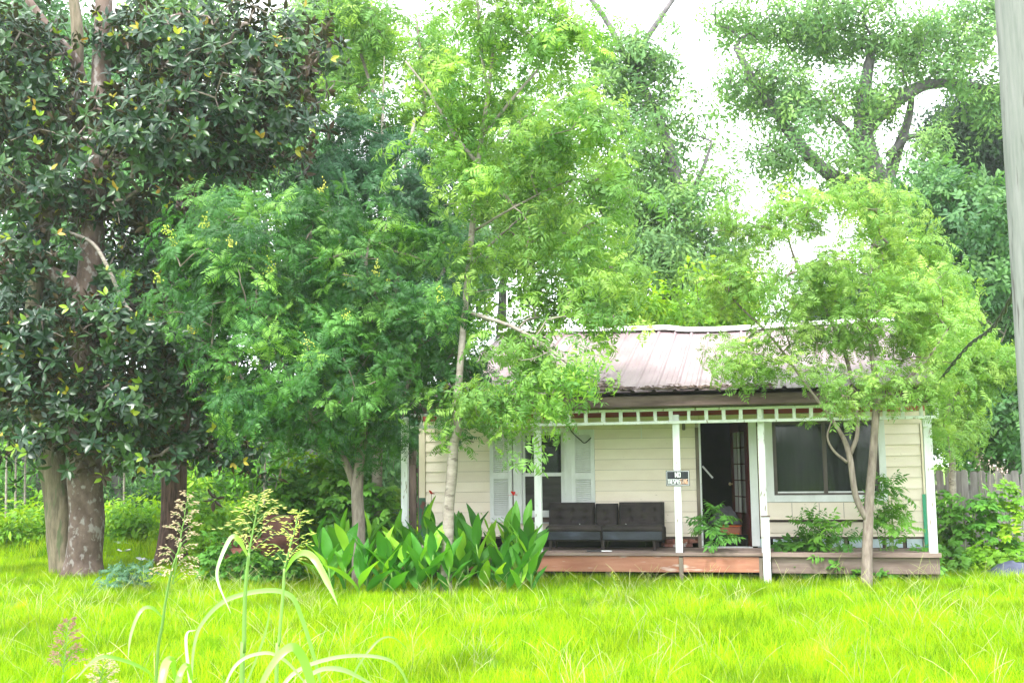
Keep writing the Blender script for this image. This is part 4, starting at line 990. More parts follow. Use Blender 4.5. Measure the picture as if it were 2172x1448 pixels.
tree('light_crowned_tree', 'tall light green tree topping the dark stems at the upper middle left', 'tree', 'pecan',
    [[base_pt(865, 1180, 12, Y), T3(880, 700, Y, 11), T3(890, 400, Y, 8), T3(900, 200, Y, 4), T3(880, 20, Y, 1.5)],
     [T3(885, 520, Y, 6), T3(830, 320, Y, 5), T3(770, 130, Y, 3)], [T3(890, 420, Y, 5), T3(960, 300, Y, 4), T3(990, 180, Y, 3)]],
    [(780, 60, Y, 130, 90, 1.5), (760, 190, Y, 110, 60, 1.3), (900, 120, Y, 100, 100, 1.4), (980, 300, Y+.5, 90, 90, 1.2), (860, 260, Y, 100, 60, 1.2), (1080, 420, Y+1, 140, 120, 1.4), (1230, 440, Y+1, 120, 140, 1.4), (1170, 250, Y+1, 140, 90, 1.4), (1280, 600, Y+.8, 80, 90, 1.0)],
    260, per=5, cr_=.45, scl=(.8, 1.3), bark='bark_grey', shell=.35, holes=.12, tip_r=.007, culls=(in_house,))

# --- magnolia -------------------------------------------------------
Y = 16.4
def flare_fn(k_):
    def f(i, a): return 1 + (k_*max(0, 1-i/5)**2)*(.6+.4*math.sin(3*a+.6)) + .03*math.sin(5*a+i*.4)
    return f
b1 = gr(178, 1222); Y = b1.y
mroot = empty('magnolia_tree', (b1.x, b1.y, 0), 0, 'big dark magnolia with glossy leaves and two fused trunks at left', 'tree')
def mag_tube(pts, name, bark, flare=0, n=20, w=.12):
    path = bez([Vector(p[:3]) for p in pts], 6); rr = np.interp(np.linspace(0, len(pts)-1, len(path)), range(len(pts)), [p[3] for p in pts])
    mb = MB().tube([p - mroot.location for p in path], list(rr), n, wob=w, flare=flare_fn(flare) if flare else None)
    o = mb.build(name, M[bark], mroot, smooth=True); return path
bp = base_pt(180, 1222, 38)
t1 = mag_tube([bp, T3(181, 1160, Y, 37), T3(182, 1060, Y, 36), T3(180, 950, Y, 35), T3(182, 820, Y, 33), T3(180, 700, Y, 31), T3(190, 600, Y, 29), T3(197, 480, Y, 24), T3(208, 300, Y, 21), T3(216, 120, Y, 20), T3(222, -60, Y, 18)], 'trunk', 'bark_mag', .55)
t2 = mag_tube([(bp[0]-.33, bp[1]+.18, -.05, 30/F*Y), T3(132, 1150, Y+.2, 30), T3(124, 1060, Y+.2, 31), T3(108, 960, Y+.2, 29), T3(80, 820, Y+.3, 22), T3(70, 700, Y+.5, 18), T3(90, 500, Y+.6, 15), T3(150, 250, Y+.7, 14), T3(165, 90, Y+.6, 13), T3(150, -40, Y+.6, 11)], 'trunk', 'bark_mag2', .5)
t3 = mag_tube([T3(192, 620, Y, 17), T3(150, 600, Y-.1, 17), T3(90, 572, Y-.2, 14), T3(20, 560, Y-.3, 12), T3(-60, 565, Y-.3, 9)], 'limb', 'bark_mag', 0, 12)
t4 = mag_tube([T3(196, 640, Y+.3, 14), T3(300, 650, Y+.4, 14), T3(380, 668, Y+.3, 13), T3(460, 685, Y+.2, 10), T3(540, 690, Y+.2, 6)], 'limb', 'bark_dark', 0, 10)
t5 = mag_tube([T3(212, 150, Y, 10), T3(255, 95, Y-.1, 9), T3(300, 60, Y-.2, 7), T3(390, 30, Y-.4, 5)], 'limb', 'bark_mag', 0, 10)
t6 = mag_tube([T3(140, 490, Y-.6, 3.5), T3(195, 515, Y-.8, 4), T3(225, 560, Y-.9, 4.5), T3(262, 640, Y-.9, 4), T3(280, 660, Y-.9, 3)], 'dead_branch', 'bark_pale', 0, 8)
t7 = mag_tube([T3(60, 0, Y+.2, 8), T3(110, 70, Y+.2, 10), T3(160, 130, Y+.4, 11), T3(180, 200, Y+.5, 10)], 'limb', 'bark_mag', 0, 10)
mblobs = [(60, 130, Y-.3, 120, 110, 1.2), (60, 260, Y-.4, 130, 90, 1.2), (250, 240, Y-.8, 150, 100, 1.2), (400, 120, Y-.5, 150, 110, 1.3), (560, 100, Y-.2, 150, 110, 1.3), (480, 240, Y-.7, 160, 100, 1.2), (600, 260, Y-.3, 90, 90, 1.0),
          (330, 320, Y-.9, 150, 80, 1.1), (90, 400, Y-.6, 120, 90, 1.1), (300, 430, Y-.2, 160, 70, 1.0), (60, 520, Y-.7, 90, 60, .8), (450, 350, Y-.6, 100, 60, .9), (290, 60, Y+.2, 100, 80, 1.0),
          (230, 560, Y+.8, 200, 90, 1.0),
          (80, 720, Y-.4, 130, 100, 1.2), (240, 700, Y-.6, 150, 90, 1.2), (380, 760, Y-.2, 120, 110, 1.1), (120, 850, Y-.7, 140, 80, 1.0), (300, 860, Y-.5, 150, 80, 1.0), (30, 930, Y-.2, 60, 60, .7), (110, 955, Y-.8, 70, 30, .4), (260, 950, Y-.5, 70, 40, .6), (430, 900, Y-.1, 90, 80, .8), (500, 960, Y, 70, 50, .6), (330, 960, Y-.3, 60, 40, .6), (-40, 800, Y-.3, 100, 150, 1.2), (-40, 300, Y, 100, 200, 1.2)]
Mc, Md = blob_centres(mblobs, 640, .45)
kp = np.array([noise.noise(Vector(c*1.1)) > -.27 for c in Mc]); Mc, Md = Mc[kp], Md[kp]
bb = MB(); skeleton(bb, t1[12:] + t2[14:] + t3 + t4 + t5 + t7, None, Mc, tip_r=.008, maxr=.05, sides=5)
bb.v = [tuple(Vector(v)-mroot.location) for v in bb.v]; bb.build('branches', M['bark_grey'], mroot, smooth=True, kind='stuff')
per = 6; P = np.repeat(Mc, per, 0) + rng.normal(size=(len(Mc)*per, 3))*np.array([.24, .24, .17])
Dr = np.repeat(Md, per, 0)*.6 + (P-np.repeat(Mc, per, 0))*1.5 + np.array([0, -.1, .45]) + rng.normal(size=P.shape)*.3
# the nearest rosettes are built leaf by leaf
dist = P[:, 1] + .0*P[:, 0]; inview = (np.abs(P[:, 0]) < P[:, 1]*.45) & (P[:, 2] < 8.2) & (P[:, 2] > 1.9)
order = np.argsort(np.where(inview, dist, 99)); near = set(order[:34].tolist()); mask = np.array([i not in near for i in range(len(P))])
spread('foliage', 'mag', P[mask]-np.array(mroot.location), Dr[mask], rng.uniform(.8, 1.2, mask.sum()), mroot, kind='stuff')
leaf_me = []
for k in range(3):
    mb = MB(); leaf_face(mb, Matrix.Identity(4), .17*random.uniform(.95,1.05), .07, 5, .1+.06*k, .18, .85); leaf_me.append(mb.mesh('magnolia_leaf', Lm['mag']))
for i in near:
    Mr = Matrix.Translation(Vector(P[i])-mroot.location) @ euler_dir(Dr[i], random.uniform(0, 6.28)).to_matrix().to_4x4(); nl = 9
    for q in range(nl if len(near)*9 <= 306 else 8):
        a = 2.4*q + random.uniform(-.2,.2); e = R(-25 + 90*q/nl + random.uniform(-8, 8))
        o = link('leaf', random.choice(leaf_me), mroot); o.matrix_local = Mr @ TR(0,0,.05*q/nl) @ RZ(a) @ RY(-e) @ TR(.012,0,0)
# seed cones on some rosettes
for i in order[34:900:48]:
    mb = MB().tube([(0,0,0),(0,0,.025),(0,0,.06),(0,0,.085)], [.012,.024,.02,.004], 8)
    o = mb.build('seed_cone', Lm['flower'], mroot, smooth=True); o.location = Vector(P[i])-mroot.location+Vector((0,0,.05))

# --- furrowed trunk between the magnolia and the armchair
b2 = gr(366, 1196); Y = b2.y
tree('furrowed_trunk_tree', 'tree with dark reddish furrowed trunk standing right of the magnolia', 'tree', 'deep_far',
    [[(b2.x, b2.y, -.05, 44/F*Y), T3(366, 1170, Y, 33), T3(368, 1080, Y, 28), T3(372, 960, Y, 25), T3(380, 850, Y, 23), T3(385, 700, Y, 20), T3(388, 480, Y, 17), T3(400, 250, Y, 13), T3(410, 50, Y, 9)],
     [T3(384, 720, Y, 11), T3(440, 600, Y, 9), T3(520, 480, Y, 6)]],
    [(380, 560, Y+.5, 160, 110, 1.4), (300, 700, Y+.6, 160, 100, 1.4), (470, 800, Y+.5, 120, 100, 1.2), (180, 640, Y+.8, 150, 100, 1.3), (60, 660, Y+.8, 140, 120, 1.3), (100, 830, Y+1, 160, 100, 1.2), (330, 850, Y+.7, 150, 70, 1.2), (560, 640, Y+1, 130, 100, 1.3)],
    130, per=7, cr_=.7, scl=(.8, 1.2), bark='bark_cedar', shell=.4, holes=.4, tip_r=.012)

# --- far trees ------------------------------------------------------
def far_tree(name, label, kind, px, Y, rpx, blobs, n, bark='bark_far', scl=(1,1.6), holes=.3, trunks=None, per=7, cr_=.75, group=None, tip_r=.012, maxr=.16, up=.3, shell=.35, hf=.45):
    tk = trunks or [[base_pt(px, 0, rpx, Y), T3(px, 800, Y, rpx*.9), T3(px+8, 550, Y, rpx*.5), T3(px-5, 400, Y, rpx*.15)]]
    return tree(name, label, 'tree', kind, tk, blobs, n, per=per, cr_=cr_, scl=scl, bark=bark, holes=holes, tip_r=tip_r, maxr=maxr, group=group, up=up, shell=shell, hf=hf)
Y = 31
far_tree('vine_covered_tree', 'tall tree with vine-covered trunk showing above the middle of the roof ridge', 'pecan_far', 1420, Y, 22, 
    [(1380, 520, Y, 90, 110, 1.6), (1470, 420, Y, 90, 110, 1.6), (1400, 300, Y, 110, 100, 1.7), (1500, 300, Y, 70, 60, 1.2), (1340, 180, Y, 90, 80, 1.4), (1440, 580, Y-.5, 90, 90, 1.5), (1320, 640, Y-.5, 70, 40, 1.0), (1260, 120, Y, 60, 40, 1.0), (1360, 130, Y, 70, 50, 1.0), (1430, 500, Y+1, 120, 120, 1.6), (1330, 400, Y+1, 100, 110, 1.6), (1520, 560, Y+1, 90, 60, 1.2)],
    230, bark='bark_far', trunks=[[base_pt(1420, 0, 26, Y), T3(1422, 700, Y, 22), T3(1430, 560, Y, 20), T3(1445, 440, Y, 16), T3(1400, 260, Y, 10), T3(1330, 130, Y, 8), T3(1290, 50, Y, 6), T3(1240, -20, Y, 5)],
        [T3(1350, 160, Y, 8), T3(1365, 95, Y, 7), T3(1400, 40, Y, 6), T3(1440, -20, Y, 5)], [T3(1445, 450, Y, 8), T3(1490, 360, Y, 5), T3(1510, 300, Y, 1.5)]], holes=.1, per=7, scl=(.8,1.3))
Y = 34
far_tree('great_pecan_tree', 'huge spreading tree with dark curved limbs filling the sky at upper right', 'pecan_far', 1900, Y, 30,
    [(1560, 60, Y, 90, 80, 2), (1570, 190, Y, 90, 60, 1.6), (1700, 60, Y, 130, 90, 2.2), (1700, 220, Y, 110, 70, 1.8), (1860, 60, Y, 140, 90, 2.2), (2000, 120, Y, 130, 100, 2.2), (1850, 200, Y-.5, 110, 60, 1.6), (1640, 330, Y, 90, 60, 1.6), (1780, 360, Y, 120, 70, 1.8), (1700, 410, Y, 100, 60, 1.6), (2090, 60, Y, 90, 110, 2), (1960, 340, Y, 70, 60, 1.4), (1880, 430, Y, 110, 50, 1.5), (2060, 240, Y, 70, 50, 1.2)],
    330, bark='bark_far', trunks=[[base_pt(1905, 0, 40, Y), T3(1890, 600, Y, 36), T3(1870, 420, Y, 30), T3(1832, 300, Y, 22), T3(1835, 190, Y, 14), T3(1850, 100, Y, 9)],
        [T3(1828, 300, Y, 14), T3(1870, 240, Y-.3, 15), T3(1940, 190, Y-.4, 14), T3(1985, 178, Y-.4, 11), T3(2060, 180, Y-.3, 8), T3(2120, 200, Y-.2, 6)],
        [T3(1850, 400, Y, 16), T3(1760, 370, Y, 15), T3(1690, 300, Y, 13), T3(1640, 230, Y, 11), T3(1595, 165, Y, 9), T3(1560, 100, Y, 6)], [T3(1595, 165, Y, 6), T3(1560, 180, Y-.2, 4), T3(1548, 192, Y-.2, 3)],
        [T3(1875, 430, Y, 14), T3(1900, 330, Y+.4, 12), T3(1925, 260, Y+.4, 9), T3(1935, 200, Y+.4, 6)], [T3(1885, 330, Y, 10), T3(1920, 295, Y, 7), T3(1952, 285, Y, 4)], [T3(1815, 300, Y, 8), T3(1790, 270, Y, 6), T3(1755, 240, Y, 4)]], holes=.12, per=7, cr_=.7, scl=(.8, 1.3))
Y = 37
far_tree('dark_evergreen_tree', 'dense dark evergreen tree standing against the sky left of the utility pole', 'deep_far', 2080, Y, 22,
    [(2080, 280, Y, 90, 80, 2), (2060, 380, Y, 90, 70, 2), (2110, 450, Y, 90, 80, 2), (2020, 300, Y, 40, 50, 1), (2130, 350, Y, 80, 120, 2)], 150, holes=.6, per=9, cr_=.8, scl=(.9,1.5))
Y = 25
far_tree('dull_green_tree', 'broad mid green tree hanging over the picket fence at right', 'mid', 2080, Y, 14,
    [(2080, 470, Y, 100, 70, 1.6), (2010, 500, Y, 80, 80, 1.5), (2120, 600, Y, 90, 90, 1.6), (2050, 660, Y, 90, 70, 1.5), (2100, 780, Y, 90, 80, 1.6), (2080, 900, Y-.5, 100, 60, 1.5), (2010, 850, Y, 60, 90, 1.2), (2160, 880, Y-.3, 70, 90, 1.2), (1990, 420, Y, 50, 40, 1)],
    230, per=7, cr_=.7, scl=(1.1, 1.7), bark='bark_pale', tip_r=.01, maxr=.09, holes=.45)
Y = 29
far_tree('shaded_backing_tree', 'dark bushy tree behind the fence in the deepest shade at right', 'deep_far', 2150, Y, 18,
    [(2100, 620, Y, 130, 130, 2), (2100, 850, Y, 150, 130, 2), (1990, 760, Y, 90, 150, 2), (2180, 700, Y, 120, 200, 2), (1850, 620, Y+1, 100, 60, 1.5), (1740, 640, Y+1, 60, 50, 1.2)], 130, per=9, cr_=.9, scl=(1, 1.5), holes=.6)
Y = 23.5
far_tree('yellow_green_tree', 'yellow-green bushy tree just behind the roof ridge at the centre', 'weed_far', 1370, Y, 8,
    [(1360, 670, Y, 50, 40, .8), (1480, 680, Y, 50, 35, .8), (1540, 650, Y+.5, 60, 50, .9), (1330, 700, Y, 40, 30, .6)], 50, per=6, cr_=.5, scl=(.9,1.4), tip_r=.008, maxr=.04, trunks=[[base_pt(1380, 0, 6, Y), T3(1380, 800, Y, 5), T3(1385, 690, Y, 3)]], holes=.6)
Y = 17.4
x = Y
far_tree('branchy_side_tree', 'light green tree at the right roof end with bare forked twigs below', 'bright', 2060, 18.2, 7,
    [(2080, 740, 18.2, 70, 35, .7), (2060, 800, 18.4, 70, 30, .6), (2000, 780, 18.5, 60, 80, .7), (1980, 650, 18.6, 60, 70, .7), (2130, 760, 18.2, 50, 30, .5), (1960, 560, 18.6, 60, 50, .7), (2020, 900, 18.6, 50, 60, .5)],
    90, per=5, cr_=.34, scl=(.8,1.2), bark='bark_pale', tip_r=.006, maxr=.03, trunks=[[base_pt(2020, 0, 8, 18.6), T3(2020, 1000, 18.6, 7), T3(2010, 850, 18.5, 5), T3(1990, 700, 18.6, 3)], [T3(2015, 860, 18.5, 4), T3(2070, 790, 18.3, 3.5), T3(2120, 770, 18.2, 2.5), T3(2170, 765, 18.1, 2)]], holes=.4)

# background wood at the left and behind everything: rows of separate trees
spec = [(-60, 420, 300, 200, 'mid_far', 30), (90, 330, 170, 220, 'pecan_far', 32), (250, 260, 170, 220, 'mid_far', 31), (420, 420, 160, 200, 'mid_far', 29), (560, 250, 150, 200, 'pecan_far', 33), (660, 430, 130, 200, 'mid_far', 30), (700, 80, 120, 120, 'pecan_far', 32), (60, 80, 200, 120, 'mid_far', 33), (380, 60, 160, 100, 'pecan_far', 34),
        (940, 560, 110, 110, 'mid_far', 34), (1060, 420, 110, 200, 'pecan_far', 36)]
tone = {'mid_far': 'mid green', 'pecan_far': 'pale green'}
wl = ['mid green tree at the far left edge behind the magnolia', 'pale green tree seen through the gap left of the magnolia trunk', 'mid green tree behind the right magnolia trunk', 'mid green tree behind the sumac crown on its left', 'pale green tree top between magnolia and light crown',
      'mid green tree behind the centre of the sumac', 'pale green tree top at the upper edge right of the magnolia', 'mid green tree top at the upper left corner', 'pale green tree top behind the magnolia crown at the upper edge', 'mid green tree glimpsed left of the slender pale trunk', 'pale green tree glimpsed behind the slender tree crown']
for (px, py, rx, ry, kd, Y), lb in zip(spec, wl):
    far_tree('background_tree', lb, kd, px, Y, 14, [(px, py, Y, rx*.8, ry*.6, 2), (px-rx*.3, py+ry*.5, Y-.5, rx*.6, ry*.5, 1.8), (px+rx*.35, py+ry*.4, Y, rx*.6, ry*.5, 1.8), (px, py-ry*.4, Y, rx*.6, ry*.5, 1.8)], 75, per=7, cr_=.8, scl=(1.0, 1.6), holes=.2, group='trees of the background wood')

# low trees closing the wood behind the clearing
for (px, rx, kd, Y), lb in zip([(-40, 110, 'weed_dk_far', 40), (90, 100, 'mid_far', 41), (230, 100, 'pecan_far', 42), (360, 100, 'mid_far', 40), (480, 110, 'pecan_far', 41), (600, 110, 'mid_far', 42), (730, 110, 'mid_far', 40), (860, 110, 'mid_far', 41)],
    ['low tree of the far wood at the left frame edge', 'low mid green tree of the far wood left of the magnolia trunks', 'low pale tree of the far wood between magnolia and furrowed trunk', 'low tree of the far wood behind the furrowed trunk', 'low pale tree of the far wood above the armchair', 'low tree of the far wood left of the sumac trunk', 'low tree of the far wood behind the sumac trunk', 'low tree of the far wood behind the left porch post']):
    far_tree('far_wood_tree', lb, kd, px, Y, 6, [(px, 930, Y, rx, 60, 1.5), (px-rx*.5, 1000, Y-.5, rx*.6, 50, 1.3), (px+rx*.5, 1010, Y-.3, rx*.6, 50, 1.3), (px, 860, Y, rx*.8, 50, 1.3), (px, 1050, Y-1, rx, 40, 1.2)], 80, per=6, cr_=.8, scl=(1.2, 1.9), holes=.5, group='low trees of the far wood',
        trunks=[[base_pt(px, 0, 6, Y), T3(px, 1040, Y, 5), T3(px+6, 930, Y, 2)]])
# ================================================================== GROUND COVER
def blade(mb, x, y, h, w_, lean, az_, segs=3, curl=.5):
    d = Vector((math.cos(az_), math.sin(az_), 0)); s_ = Vector((-d.y, d.x, 0)); n = len(mb.v)
    for k in range(segs+1):
        t = k/segs; c = Vector((x, y, 0)) + d*(lean*h*(t*t)) + Vector((0, 0, h*(t - curl*lean*t*t*.4))); ww = w_*(1-t)**.7/2 if k < segs else 0
        if k < segs: mb.v += [tuple(c-s_*ww), tuple(c+s_*ww)]
        else: mb.v.append(tuple(c))
    for k in range(segs-1): a = n+2*k; mb.f.append([a, a+1, a+3, a+2])
    a = n+2*(segs-1); mb.f.append([a, a+1, a+2])
def grass_clump(nb_, rad, h, w_):
    def fn(mb, k):
        for q in range(nb_):
            a = random.uniform(0, 6.28); r_ = rad*math.sqrt(random.random())
            blade(mb, r_*math.cos(a), r_*math.sin(a), h*random.uniform(.45, 1.15), w_*random.uniform(.7,1.2), random.uniform(.1,.9), random.uniform(0, 6.28))
    return fn
def stalks(mb, k):
    for q in range(5):
        a = random.uniform(0, 6.28); L = random.uniform(.28, .45); d = Vector((math.cos(a), math.sin(a), 0)); b = Vector((random.uniform(-.1,.1), random.uniform(-.1,.1), 0))
        le = random.uniform(.2, .8); pts = [b + d*le*L*t*t + Vector((0,0,L*(t-.25*le*t*t))) for t in (0,.3,.6,.85,1)]
        mb.tube(pts, [.0014,.0013,.0012,.002,.0008], 3, cap=False)
src('grass', grass_clump(34, .13, .21, .0075), Lm['grass'], 4)
src('stalk', stalks, Lm['straw'], 3)
def lawn(name, x0, x1, y0, y1, dens, form, smin, smax, mask=None, **k):
    n = int((x1-x0)*(y1-y0)*dens); P = np.stack([rng.uniform(x0,x1,n), rng.uniform(y0,y1,n), np.zeros(n)], 1)
    kp = np.abs(P[:,0]) < P[:,1]*.52 + 1.0
    P = P[kp]
    if mask is not None: P = P[~np.array([mask(p) for p in P])]
    nv = np.array([noise.noise(Vector((p[0]*.7, p[1]*.7, 0))) for p in P]); D = rng.normal(size=P.shape)*.12 + np.array([0,0,1])
    return spread(name, form, P, D, (smin + (smax-smin)*rng.random(len(P)))*(1+.35*nv), None, **k)
def under_house(p):
    q = Vector(p) - HO; x, y = q.dot(he), q.dot(hn); return XL-.02 < x < XR+.03 and .02 < y < 9
def dry_patch(p):
    return under_house(p)
lawn('lawn_grass', -9, 10, 6.2, 13, 85, 'grass', .6, 1.1, dry_patch, kind='stuff', label='bright lime green unmown lawn grass in front of the house', cat='grass')
lawn('far_grass', -14, 12, 13, 22, 75, 'grass', .45, .85, dry_patch, kind='stuff', label='green grass around the porch and under the magnolia', cat='grass')
lawn('meadow_grass', -22, -1, 22, 40, 16, 'grass', 1.1, 2.0, dry_patch, kind='stuff', label='yellow-green meadow grass beyond the magnolia trunks', cat='grass')
lawn('grass_stalks', -9, 10, 6.5, 16, 3.2, 'stalk', .6, 1.1, dry_patch, kind='stuff', label='thin pale seed stalks arching over the lawn', cat='grass stalks')

# ================================================================== SHRUBS AND WEEDS
def shrub(name, label, kind, px, py, w_px, h_px, n, Y=None, scl=(.8,1.2), nst=5, depth=None, group=None, per=3, cat='shrub', stem='stalk', leafy=.15, bp_=None):
    b = bp_ or (gr(px, py) if Y is None else at(px, py, Y)); b = Vector((b.x, b.y, 0)); Yb = b.y; rw, rh = w_px/2/F*Yb, h_px/F*Yb; rd = depth or rw*.8
    root = empty(name, b, 0, label, cat, group); st_ = MB(); P = []; D = []
    for q in range(nst):
        a = 2*math.pi*q/nst + random.uniform(-.5,.5); rr = random.uniform(.2, .95); top = Vector((math.cos(a)*rw*rr, math.sin(a)*rd*rr, rh*random.uniform(.7, 1.0)*(1-.25*rr*rr))); bs = top*.25; bs.z = -.02
        pth = bez([bs, bs.lerp(top, .5)+Vector((random.gauss(0,.03), random.gauss(0,.03), 0)), top], 3); st_.tube(pth, list(np.linspace(.009, .004, len(pth))), 5, cap=False)
        k = max(3, n//nst)
        for i in range(k):
            t = leafy + (1-leafy)*(i+random.random())/k; c = bs.lerp(top, t); ou = Vector((random.gauss(0,1), random.gauss(0,1), 0)).normalized()
            s_ = (.35+.65*math.sin(math.pi*min(.95, t*.8+.15)))*min(rw, .35)*random.uniform(.1, 1)
            P.append(c+ou*s_); D.append(ou*.5+Vector((0,0,.9))+Vector((random.gauss(0,.2), random.gauss(0,.2), 0)))
    st_.build('stems', M[stem], root, smooth=True)
    spread('foliage', kind, [tuple(p) for p in P], [tuple(d) for d in D], rng.uniform(scl[0], scl[1], len(P)), root, kind='stuff')
    return root
# left background: bright weedy bushes in the clearing
gb = 'sunlit bushes in the clearing at left'
for i, (px, py, w_, h, lb) in enumerate([(20, 1175, 150, 90, 'low yellow-green bush at the far left edge of the clearing'), (95, 1168, 120, 130, 'yellow-green bush just left of the magnolia trunks'), (280, 1165, 110, 120, 'round bright bush between magnolia and furrowed trunk'),
        (235, 1150, 60, 90, 'narrow bright bush right beside the magnolia trunk'), (440, 1165, 130, 130, 'bright bush right of the furrowed trunk'), (500, 1150, 120, 100, 'yellow-green bush left of the brown armchair'), (410, 1150, 100, 170, 'tall yellow-green bush behind the furrowed trunk')]):
    shrub('weed_bush', lb, 'weed_far', px, py, w_*1.2, h, 50, scl=(.9,1.5), nst=9, group=gb)
# far scrub band
gs = 'scrub along the edge of the wood'
lbs = ['grey-green scrub at the far left edge under the magnolia', 'dull scrub seen between magnolia leaves and trunk', 'grey-green scrub seen left of the furrowed trunk', 'pale scrub thicket right of the furrowed trunk', 'pale scrub thicket above the armchair', 'dark scrub behind the sumac trunk', 'dark scrub beside the left porch post', 'scrub clump behind the fused magnolia trunks']
for (px, Y, w_, h, kd), lb in zip([(10, 30, 200, 190, 'weed_dk_far'), (110, 32, 160, 230, 'mid_far'), (270, 31, 180, 210, 'mid_far'), (430, 29, 170, 190, 'weed_dk_far'), (560, 28, 170, 230, 'weed_dk_far'), (700, 26, 180, 240, 'mid_far'), (830, 25, 170, 260, 'mid_far'), (190, 34, 180, 240, 'mid_far')], lbs):
    p = at(px, 1000, Y); shrub('scrub_thicket', lb, kd, px, 0, w_*1.3, h*1.0+40, 60, Y=Y, scl=(.9,1.5), nst=10, group=gs, stem='bark_pale')
# thin pale saplings in the wood edge
pl = ['thin pale sapling trunk at the far left edge of the wood', 'thin pale sapling second from the left edge of the wood', 'thin pale sapling close to the magnolia trunk', 'thin grey sapling right of the magnolia trunk', 'thin pale sapling above the armchair', 'thin leaning sapling in the pale thicket']
for (px, Y, top), lb in zip([(12, 27, 900), (32, 28, 860), (52, 27.5, 940), (262, 28, 950), (560, 26, 880), (610, 25, 860)], pl):
    tree('bare_sapling', lb, 'tree', 'weed_dk_far', [[base_pt(px, 0, 3, Y), T3(px+1, 1050, Y, 2.6), T3(px+2, 980, Y, 2.2), T3(px+5, top, Y, 1.5)]], [(px+5, top-10, Y, 22, 18, .3)], 5, per=2, cr_=.3, bark='bark_pale', tip_r=.006, maxr=.02, tsides=6, group='thin saplings at the edge of the wood', holes=0)
# leafy tall weeds behind the armchair and sumac
ga = 'tall lobed-leaf weeds behind the cannas'
for (px, py, w_, h, n, kd), lb in zip([(610, 1195, 110, 240, 46, 'weed_dk'), (665, 1190, 110, 260, 50, 'weed'), (715, 1195, 100, 270, 50, 'weed_dk'), (800, 1195, 90, 190, 40, 'weed_dk'), (830, 1185, 70, 160, 30, 'weed'), (560, 1190, 80, 150, 26, 'weed')],
    ['tall green lobed-leaf weeds rising behind the brown armchair', 'tallest bright weeds between armchair and sumac trunk', 'tall green weeds just left of the sumac trunk', 'green weeds right of the sumac trunk behind the cannas', 'bright weeds beside the leftmost porch post', 'bright weed plant touching the back of the armchair']):
    shrub('tall_weed', lb, kd, px, py, w_, h, n*2, scl=(.8,1.3), nst=7, group=ga, leafy=.25)
# weeds in front of the armchair
gf = 'low weeds in front of the armchair'
for (px, py, w_, h, kd), lb in zip([(455, 1235, 70, 120, 'weed_dk'), (505, 1240, 70, 80, 'weed_dk'), (560, 1245, 80, 80, 'weed_dk'), (610, 1240, 60, 70, 'weed_dk'), (430, 1215, 60, 120, 'weed'), (540, 1225, 60, 60, 'weed_dk')],
    ['leafy weed at the left foot of the armchair', 'low weed in front of the armchair seat', 'low bright weed in front of the armchair right side', 'small weed between armchair and cannas', 'yellow-green weed left of the armchair', 'small weed leaning on the armchair seat']):
    shrub('low_weed', lb, kd, px, py, w_, h, 34, scl=(.6,.95), nst=5, group=gf, leafy=.1)
shrub('feathery_weed', 'bluish feathery weed at the foot of the magnolia', 'dusty', 262, 1252, 100, 60, 26, scl=(.8,1.2), nst=5)
# right side: shrubs by the picket fence
gr_ = 'shrubs in front of the picket fence'
for (px, py, w_, h, kd, s_), lb in zip([(2010, 1200, 70, 170, 'weed_dk', 1), (2050, 1205, 70, 190, 'weed_dk', 1), (2105, 1205, 80, 200, 'weed_dk', 1), (2150, 1205, 70, 210, 'weed', 1), (2085, 1215, 60, 60, 'weed', .8), (2140, 1218, 60, 50, 'weed', .8), (2035, 1218, 40, 40, 'weed_dk', .8)],
    ['green shrub beside the right porch corner', 'leafy shrub in front of the first pickets', 'wide shrub covering the middle pickets', 'tall bright shrub at the right frame edge', 'small bright weed before the wide shrub', 'small weed beside the dark tarp', 'tiny weed at the right porch corner']):
    shrub('fence_shrub', lb, kd, px, py, w_, h, 27 if h > 100 else 12, scl=(.75*s_,1.2*s_), nst=6, group=gr_, leafy=.2)
# plants before the porch at right
shrub('porch_bush', 'dark green bush growing against the right porch front below the picture window', 'weed_dk', 1700, 1232, 150, 95, 80, scl=(.75,1.15), nst=10, bp_=gr(1700, 1229), leafy=.1)
shrub('porch_bush', 'bush with long pinnate leaves beside the forked tree', 'sapling', 1745, 1228, 130, 150, 12, scl=(.7,1.0), nst=5, bp_=gr(1748, 1231), leafy=.4)
shrub('porch_weed', 'thin leafy sapling right of the forked tree trunk', 'sapling', 1905, 1225, 110, 225, 12, scl=(.7,1.0), nst=5, bp_=gr(1890, 1231), leafy=.45)
shrub('porch_weed', 'straggly weed at the right corner of the porch', 'weed_dk', 1960, 1228, 90, 90, 20, scl=(.7,1.0), nst=5, bp_=gr(1955, 1230))
shrub('porch_weed', 'low weedy tuft before the grey deck board left of the forked tree', 'weed_dk', 1795, 1236, 70, 50, 16, scl=(.5,.8), nst=5)
shrub('porch_weed', 'low weedy tuft before the grey deck board right of the forked tree', 'weed_dk', 1880, 1236, 60, 45, 14, scl=(.5,.8), nst=5)
shrub('door_sapling', 'young pinnate sapling standing before the doorway', 'sapling', 1508, 1232, 70, 150, 7, scl=(.7,.95), nst=1, bp_=gr(1508, 1232), leafy=.55)
